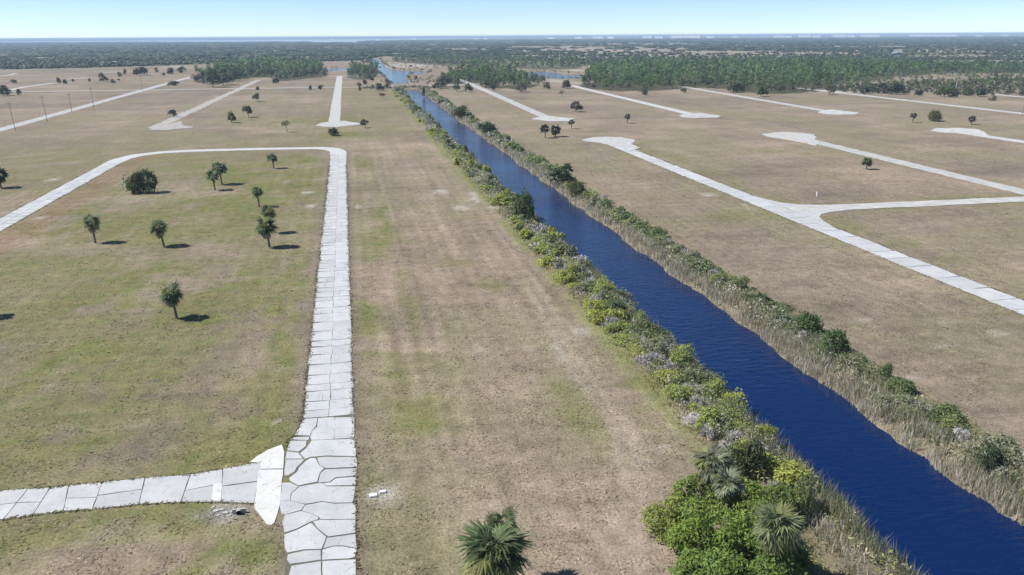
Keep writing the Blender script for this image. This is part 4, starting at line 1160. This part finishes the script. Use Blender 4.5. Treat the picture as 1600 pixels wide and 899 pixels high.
def understory(label, x0, x1, cols, wts, hmax, seed, zlim=-1.15):
    r = np.random.default_rng(seed)
    P_ = []
    for ya_, yb_, dens, sz in ((50, 110, 26, .17), (110, 190, 12, .24), (190, 330, 5, .36), (330, 745, 1.6, .6)):
        n = int((x1-x0)*(yb_-ya_)*dens)
        P_.append(np.c_[r.uniform(x0, x1, n), r.uniform(ya_, yb_, n), np.full(n, sz)])
    P_ = np.concatenate(P_)
    top = hmax*(.15+1.1*sst(.32, .68, fbm(P_[:, 0]/2.2, P_[:, 1]/2.6, seed, 3)))
    edge = sst(x0-.2, x0+1.6, P_[:, 0]+(fbm(P_[:, 0]/3, P_[:, 1]/4, seed+5)-.5)*3)*sst(x1+.2, x1-1.6, P_[:, 0]+(fbm(P_[:, 0]/3, P_[:, 1]/4, seed+6)-.5)*3)
    zb = canal_depth(P_[:, 0], P_[:, 1])
    ok = (edge > r.uniform(.1, .7, len(P_))) & (zb > zlim)
    ok &= ~((P_[:, 1] < 66) & (P_[:, 0] < 42.8))
    P_, top, zb = P_[ok], (top*np.maximum(.35, edge))[ok], zb[ok]; n = len(P_)
    zz = zb+top*r.uniform(0, 1, n)**.45
    hue = fbm(P_[:, 0]/2.4+31, P_[:, 1]/3.2, seed+9, 3)+r.normal(0, .045, n)
    k = np.searchsorted(np.quantile(hue, np.cumsum(wts)[:-1]), hue)
    V, F = leaf_quads(np.c_[P_[:, :2], zz], np.tile([0, 0, .7], (n, 1)), P_[:, 2], .42, .7, r=r)
    mb = MB(); mb.add(V, F, np.repeat(np.array(cols)[k]*r.uniform(.95, 1.6, (n, 1)), 4, 0))
    tag(put('bank_scrub', mb.mesh('bank_scrub'), M_tint), label, 'scrub', kind='stuff')
understory('tangled low scrub filling the gaps between the left bank shrubs', 38.3, 46.6, [(.33, .3, .22), (.2, .21, .12), (.22, .25, .08), (.14, .17, .08), (.3, .295, .27)], [.2, .25, .2, .2, .15], 1.7, 401)
understory('tangled low scrub filling the gaps between the right bank shrubs', 63.0, 70.0, [(.35, .32, .25), (.22, .225, .14), (.17, .2, .085), (.12, .15, .075), (.3, .295, .265)], [.25, .27, .2, .16, .12], 1.6, 402)

# grass tufts over the near fields
r = np.random.default_rng(79)
nT = 170000
zt = 48*(300/48.0)**(r.uniform(0, 1, nT)**1.25)
lat = r.uniform(-.72, .95, nT)*zt*1.02
tx = lat; ty = zt
clear_ = ~((tx > MAIN_L-.3) & (tx < MAIN_R+.3)) & ~((tx > 37.5) & (tx < 70)) & ~((tx > 107.5) & (tx < 115)) & ~((tx < -85) & (tx > -91.6)) & ~((ty > 185) & (ty < 197) & (tx > 110))
lane_poly = [Z5(*p) for p in [(-1500,470),(175,345),(1640,170),(1700,100),(1760,520),(1588,470),(20,560),(-1700,720)]]
clear_ &= ~in_poly(tx, ty, lane_poly) & ~in_poly(tx, ty, [Z1(*p) for p in [(0,540),(400,340),(480,400),(420,1060),(300,1230),(100,1030)]])
clear_ &= ~((np.abs(tx-196) < 7) & (ty < 340)) & ~((np.abs(ty-352) < 9) & (tx < 0))
clear_ &= fbm(tx/3.0, ty/3.0, 45, 3) > r.uniform(.36, .64, nT)
tx, ty = tx[clear_], ty[clear_]; n = len(tx)
we = []
for (ex, ya_, yb_, k) in ((MAIN_L, 92, 300, 9), (MAIN_R, 48, 300, 9), (-91.4, 110, 320, 4), (-85.0, 110, 320, 4), (108.1, 85, 340, 4), (114.5, 85, 340, 4)):
    m_ = int((yb_-ya_)*k); q_ = ya_+(yb_-ya_)*r.uniform(0, 1, m_)**1.4
    we.append(np.c_[ex+r.normal(0, .16, m_)+(fbm(q_/3, q_*0+ex, 7)-.5)*.7, q_])
for side_ in (0, 1):
    e_ = np.array([Z5(*c_[side_]) for c_ in cols_]); t_ = r.uniform(2, len(e_)-1.02, 520); i_ = t_.astype(int); f_ = (t_-i_)[:, None]
    we.append(e_[i_]*(1-f_)+e_[i_+1]*f_+r.normal(0, .13, (520, 2)))
fl = np.array([Z1(*p) for p in [(630,95),(537,268),(470,330),(440,430)]]); t_ = r.uniform(0, 2.99, 160); i_ = t_.astype(int); f_ = (t_-i_)[:, None]
we.append(fl[i_]*(1-f_)+fl[i_+1]*f_+r.normal(0, .14, (160, 2)))
we = np.concatenate(we)
tx = np.r_[tx, we[:, 0]]; ty = np.r_[ty, we[:, 1]]; n = len(tx)
c = ground_color(tx, ty)*r.uniform(1.05, 1.65, (n, 1))
s = (.085+ty*.00045)*r.uniform(.6, 1.5, n)
an = r.uniform(0, 6.28, n); dx, dy = np.cos(an)*s*1.3, np.sin(an)*s*1.3
lx, ly = -dy/1.3*r.uniform(.5, 1.1, n), dx/1.3*r.uniform(.5, 1.1, n)
hz = s*r.uniform(.12, .5, n)
z_ = np.full(n, -.01); hz[-len(we):] += .06
mb = MB()
V = np.stack([np.c_[tx-dx, ty-dy, z_], np.c_[tx+dx, ty+dy, z_], np.c_[tx+dx*.6+lx, ty+dy*.6+ly, hz], np.c_[tx-dx*.7+lx, ty-dy*.7+ly, hz*.8]], 1).reshape(-1, 3)
mb.add(V, np.arange(4*n).reshape(n, 4), np.repeat(c, 4, 0))
tag(put('grass', mb.mesh('grass'), M_tint), 'dry tufted grass over the near fields', 'grass', kind='stuff')

# ------------------------------------------------------------------ woods
def scatter(poly, n, mind, r, keep=None):
    p = np.array(poly); lo, hi = p.min(0), p.max(0)
    grid = {}; out = []
    tries = 0
    while len(out) < n and tries < n*60:
        tries += 1
        q = (r.uniform(lo[0], hi[0]), r.uniform(lo[1], hi[1]))
        if not in_poly(np.array([q[0]]), np.array([q[1]]), poly)[0]: continue
        if wet_at(q): continue
        k = (int(q[0]//mind), int(q[1]//mind))
        if any(math.hypot(q[0]-o_[0], q[1]-o_[1]) < mind for i in (-1,0,1) for j in (-1,0,1) for o_ in grid.get((k[0]+i, k[1]+j), ())): continue
        grid.setdefault(k, []).append(q); out.append(q)
    return out
def wet_at(q):
    a_, b = np.array([q[0]]), np.array([q[1]])
    return any(in_poly(a_, b, p)[0] for p in [LAGOON]+PONDS)
def pine_crown(r, n, size, rx=3.1, z0=4.5, z1=12.5):
    k = 9
    zc = np.sort(r.uniform(z0+1, z1-1, k)); t = (zc-z0)/(z1-z0)
    an = r.uniform(0, 6.28, k); rad = rx*(1.05-.75*t)*r.uniform(.3, .8, k)
    c = np.c_[np.cos(an)*rad, np.sin(an)*rad, zc]
    j = r.integers(0, k, n); d = r.normal(0, 1, (n, 3)); d /= np.linalg.norm(d, axis=1)[:, None]
    p = c[j]+d*np.array([1.5, 1.5, .95])*r.uniform(.6, 1.1, (n, 1))
    return leaf_quads(p, d, size, .55, .7, r=r)
def oak_crown(r, n, size, rx=3.4, h=8.0):
    p, d = lumpy(n, rx, rx, h*.8, 9, (.35, .6), r=r, low=.2)
    p[:, 2] += h*.15
    return leaf_quads(p, d, size, .55, .7, r=r)
PINES, OAKS, PTR, OTR = [], [], [], []
for k in range(6):
    r = np.random.default_rng(1000+k)
    PINES.append(MB().add(*pine_crown(r, 150, .62)).mesh('crown')); OAKS.append(MB().add(*oak_crown(r, 190, .6)).mesh('crown'))
    mb = MB(); tube(mb, [(0,0,-.2),(0,0,5),(.1,0,11.5)], [.24,.18,.05], 6); PTR.append(mb.mesh('trunk'))
    mb = MB(); tube(mb, [(0,0,-.2),(.1,0,2),(.2,.2,5)], [.3,.22,.08], 6); tube(mb, [(.1,0,2),(1.4,.5,5)], [.15,.05], 5); tube(mb, [(.1,0,2),(-1.3,-.5,5)], [.15,.05], 5); OTR.append(mb.mesh('trunk'))
for me in PINES+OAKS: me.materials.append(M_leaf)
for me in PTR+OTR: me.materials.append(M_bark)
PINE_C = [(.12, .19, .075), (.14, .215, .075), (.1, .15, .075), (.155, .2, .085)]
OAK_C = [(.09, .125, .07), (.11, .145, .08), (.13, .16, .085), (.105, .125, .09)]
def one_tree(kind, q, s, lab, grp, c, r):
    t = thing(kind, lab, 'tree', (q[0], q[1], 0), grp, rz=float(r.uniform(0, 6.28)), s=s)
    k = int(r.integers(6))
    put('crown', (PINES if kind == 'pine_tree' else OAKS)[k], None, t, color=c)
    put('trunk', (PTR if kind == 'pine_tree' else OTR)[k], None, t)
mass = MB()
def mass_tree(kind, q, s, c, r, n=46, size=1.0):
    V, F = pine_crown(r, n, size) if kind == 'pine_tree' else oak_crown(r, n, size)
    mass.add(V*s+np.array([q[0], q[1], 0]), F, np.array(c)*r.uniform(.6, 1.4))
def wood(poly, n, mind, kinds, count_each, lab, sc_, seed, where=None):
    """nearest trees of a wood as single trees, the rest as canopy"""
    r = np.random.default_rng(seed)
    pts = sorted(scatter(poly, n, mind, r), key=lambda q: math.hypot(*q))
    for i, q in enumerate(pts):
        kind = 'pine_tree' if r.uniform() < kinds else 'broadleaf_tree'
        c = (PINE_C if kind == 'pine_tree' else OAK_C)[int(r.integers(4))]
        s = sc_*r.uniform(.72, 1.2)
        if kind == 'broadleaf_tree': s *= 1.05
        if i < count_each:
            c = tuple(np.array(c)*r.uniform(.7, 1.35))
            nm_ = ('pine' if kind == 'pine_tree' else 'broadleaf tree')
            size = 'short' if s < sc_*.86 else 'tall' if s > sc_*1.08 else 'middling'
            hue = 'dark green' if c[1] < .13 else 'yellowish green' if c[1] > .2 else 'mid green'
            row = 'at the front' if i < count_each*.35 else 'inside'
            seg = where(q) if where else ''
            one_tree(kind, q, s, f'{size} {hue} {nm_} {row} {lab}{seg}', f'{nm_}s {lab}', c, r)
        else: mass_tree(kind, q, s, c, r)
wood(PINE_A, 2600, 5.6, .62, 300, 'of the right wood', .95, 31, lambda q: ' left of first gap' if q[0] < 255 else ' between the gaps' if q[0] < 330 else ' behind the scrub')
wood(BELT_C, 300, 6.4, .3, 120, 'of the mixed belt', 1.0, 32, lambda q: ' near the causeway' if q[0] < 150 else ' near the pond')
wood(BELT_D, 330, 6.8, .35, 130, 'of the left belt', 1.25, 33, lambda q: ' beside grassy street' if q[0] < -95 else ' between the streets')
wood(BELT_E, 60, 6.0, .3, 40, 'of the short belt by the lagoon', 1.15, 34)
wood(BELT_F, 420, 8.5, .4, 0, '', .9, 35)
# scrub in front of the right wood
r = np.random.default_rng(36)
SCRUB_B = P((1300,134),(1300,142),(1400,146),(1520,148),(1640,145),(1640,119),(1500,117),(1430,119),(1370,127))
for q in scatter(SCRUB_B, 330, 6.5, r):
    k_ = 'pine_tree' if r.uniform() < .3 else 'broadleaf_tree'
    mass_tree(k_, q, r.uniform(.4, .8), (PINE_C if k_ == 'pine_tree' else OAK_C)[int(r.integers(4))], r, 40, .95)
SCRUB = P((1300,136),(1300,144),(1400,147),(1520,150),(1600,147),(1640,146),(1640,123),(1520,126),(1400,130))
scr = MB()
for q in scatter(SCRUB, 480, 4.0, r):
    s = r.uniform(.5, 1.3)
    p, d = lumpy(34, 2.4*s, 2.4*s, 2.6*s, 5, r=r)
    V, F = leaf_quads(p, d, .8*s, .5, .8, r=r)
    scr.add(V+np.array([q[0], q[1], 0]), F, np.array([(.1, .095, .075), (.07, .08, .045), (.13, .12, .1), (.05, .065, .03)][int(r.integers(4))]))
shore = []
for pg in [LAGOON]+PONDS[:4]:
    pg2 = pg+[pg[0]]
    for p0_, p1_ in zip(pg2[:-1], pg2[1:]):
        m_ = int(math.hypot(p1_[0]-p0_[0], p1_[1]-p0_[1])/4.5)
        for t_ in r.uniform(0, 1, m_):
            q = (p0_[0]+(p1_[0]-p0_[0])*t_+r.normal(0, 3.5), p0_[1]+(p1_[1]-p0_[1])*t_+r.normal(0, 6))
            if not wet_at(q): shore.append(q)
for x_ in np.arange(12, 100, 2.2): shore.append((x_, 757+r.normal(0, 2.2) if x_ < 70 else 745+r.normal(0, 4)))
for q in shore+scatter(P((645,126),(660,131),(690,131),(735,128),(735,121),(700,119),(660,121)), 60, 6.0, r)+scatter(P((600,96),(640,108),(700,108),(730,104),(660,99),(620,95)), 45, 9.0, r):
    s = r.uniform(.4, .95)
    p, d = lumpy(30, 2.6*s, 2.6*s, 2.6*s, 5, r=r)
    V, F = leaf_quads(p, d, .8*s, .5, .8, r=r)
    scr.add(V+np.array([q[0], q[1], 0]), F, np.array([(.16, .16, .1), (.12, .15, .07), (.2, .19, .14), (.08, .11, .055)][int(r.integers(4))]))
tag(put('scrub', scr.mesh('scrub'), M_tint), 'greyish low scrub before the right wood and round the lagoon shores', 'scrub', kind='stuff')
# dark edge scrub around the lagoon and ponds
tag(put('woodland', mass.mesh('woodland'), M_tint), 'dense canopy of the nearer woods beyond the streets', 'woodland', kind='stuff')

# far-off forest: thousands of crowns thinning to a line at the bay
r = np.random.default_rng(37)
n = 60000
px = r.uniform(-150, 1750, n); dy = 6.0*(50/6.0)**(r.uniform(0, 1, n)**.8)
hy = 61-9.5*px/1600
fx = np.empty(n); fy = np.empty(n)
for i in range(n): fx[i], fy[i] = gp(px[i], hy[i]+dy[i])
ok = in_poly(fx, fy, WOOD_POLY)
for p in [LAGOON, BAY]+PONDS: ok &= ~in_poly(fx, fy, p)
ok &= fbm(fx/160, fy/160, 61, 3) > .3
mar = np.clip(sst(.44, .6, fbm(fx/1100, fy/380, 91, 4))*sst(1150, 1700, fy)*sst(-900, 500, fx+fy*.12)*.9+.4*sst(.5, .62, fbm(fx/700, fy/260, 191, 3))*sst(1100, 1500, fy), 0, 1)
ok &= mar < r.uniform(.3, 1.4, n)
sand = ell(SANDY, fx, fy, 1.2); ok &= sand < .3
ok &= ell(MARSH, fx, fy, 1.35) < r.uniform(.2, 1.03, n)
fx, fy = fx[ok], fy[ok]; n = len(fx)
w = np.maximum(2.4, fy*.0017)*r.uniform(.5, 1.6, n); hgt = np.minimum(w*1.1, r.uniform(2.5, 7, n))
ra = r.uniform(0, 6.28, n)
oct_ = np.array([(1,0,.45),(0,1,.4),(-1,0,.5),(0,-1,.45),(.1,.1,1),(.55,.55,.75),(-.6,.5,.8),(-.5,-.6,.75),(.55,-.55,.8)])
V = oct_[None]*r.uniform(.75, 1.25, (n, 9, 3))*np.c_[w, w, hgt][:, None, :]
stx = 1+1.6*sst(1500, 2600, fy)
vx = V[:, :, 0]*np.cos(ra)[:, None]-V[:, :, 1]*np.sin(ra)[:, None]; vy = V[:, :, 0]*np.sin(ra)[:, None]+V[:, :, 1]*np.cos(ra)[:, None]
V = np.stack([vx*stx[:, None], vy, V[:, :, 2]], 2)+np.c_[fx, fy, np.zeros(n)][:, None, :]
low = V[:, :4, :].copy(); low[:, :, 2] = .0
V = np.concatenate([V, low], 1)
F0 = np.array([(0,5,8),(1,6,5),(2,7,6),(3,8,7),(5,4,8),(6,4,5),(7,4,6),(8,4,7),(0,1,5),(1,2,6),(2,3,7),(3,0,8)])
S0 = np.array([(0,9,10,1),(1,10,11,2),(2,11,12,3),(3,12,9,0)])
off = (np.arange(n)*13)[:, None, None]
pal = np.array([(.06, .08, .045), (.075, .1, .05), (.05, .065, .042), (.11, .115, .08), (.085, .115, .05)])
T = pal[r.integers(0, 5, n)]*r.uniform(.75, 1.25, (n, 1))
mb = MB(); mb.add(V.reshape(-1, 3), (F0[None]+off).reshape(-1, 3), np.repeat(T, 13, 0)); mb.F.append((S0[None]+off).reshape(-1, 4))
tag(put('forest', mb.mesh('forest'), M_tint), 'far dark forest stretching from the fields to the bay', 'forest', kind='stuff')

# low tree line on the far shore of the bay
mb = MB()
for k, (yy0, h0, h1) in enumerate(((17000, 9, 22), (24000, 10, 28), (36000, 12, 30))):
    xx = np.arange(-yy0*.9, yy0*1.4, yy0/420.0)
    hh = h0+(h1-h0)*fbm(xx/(yy0/60), xx*0+k, 55+k, 4)
    yv = yy0+yy0*.02*np.sin(xx/yy0*9)
    n = len(xx); i = np.arange(n-1)
    mb.add(np.r_[np.c_[xx, yv, np.zeros(n)], np.c_[xx, yv+yy0*.01, hh], np.c_[xx, yv+yy0*.05, np.zeros(n)]], np.r_[np.c_[i, i+1, i+n+1, i+n], np.c_[i+n, i+n+1, i+2*n+1, i+2*n]], (.05, .06, .04))
tag(put('far_shore_trees', mb.mesh('far_shore_trees'), M_tint), 'blue hazy tree line on the far shore of the bay', 'tree line', kind='stuff')

# ------------------------------------------------------------------ haze
def b_haze(nt, out):
    v = N(nt, 'VolumePrincipled')
    v.inputs['Color'].default_value = (.6, .79, 1, 1)
    v.inputs['Density'].default_value = 1.0e-4
    nt.links.new(v.outputs[0], out.inputs['Volume'])
M_haze = mat('haze', b_haze)
mb = MB(); box(mb, -95000, -500, -4.5, 95000, 135000, 47.5)
tag(put('haze', mb.mesh('haze'), M_haze), 'thin blue air haze over the plain', 'haze', kind='stuff')
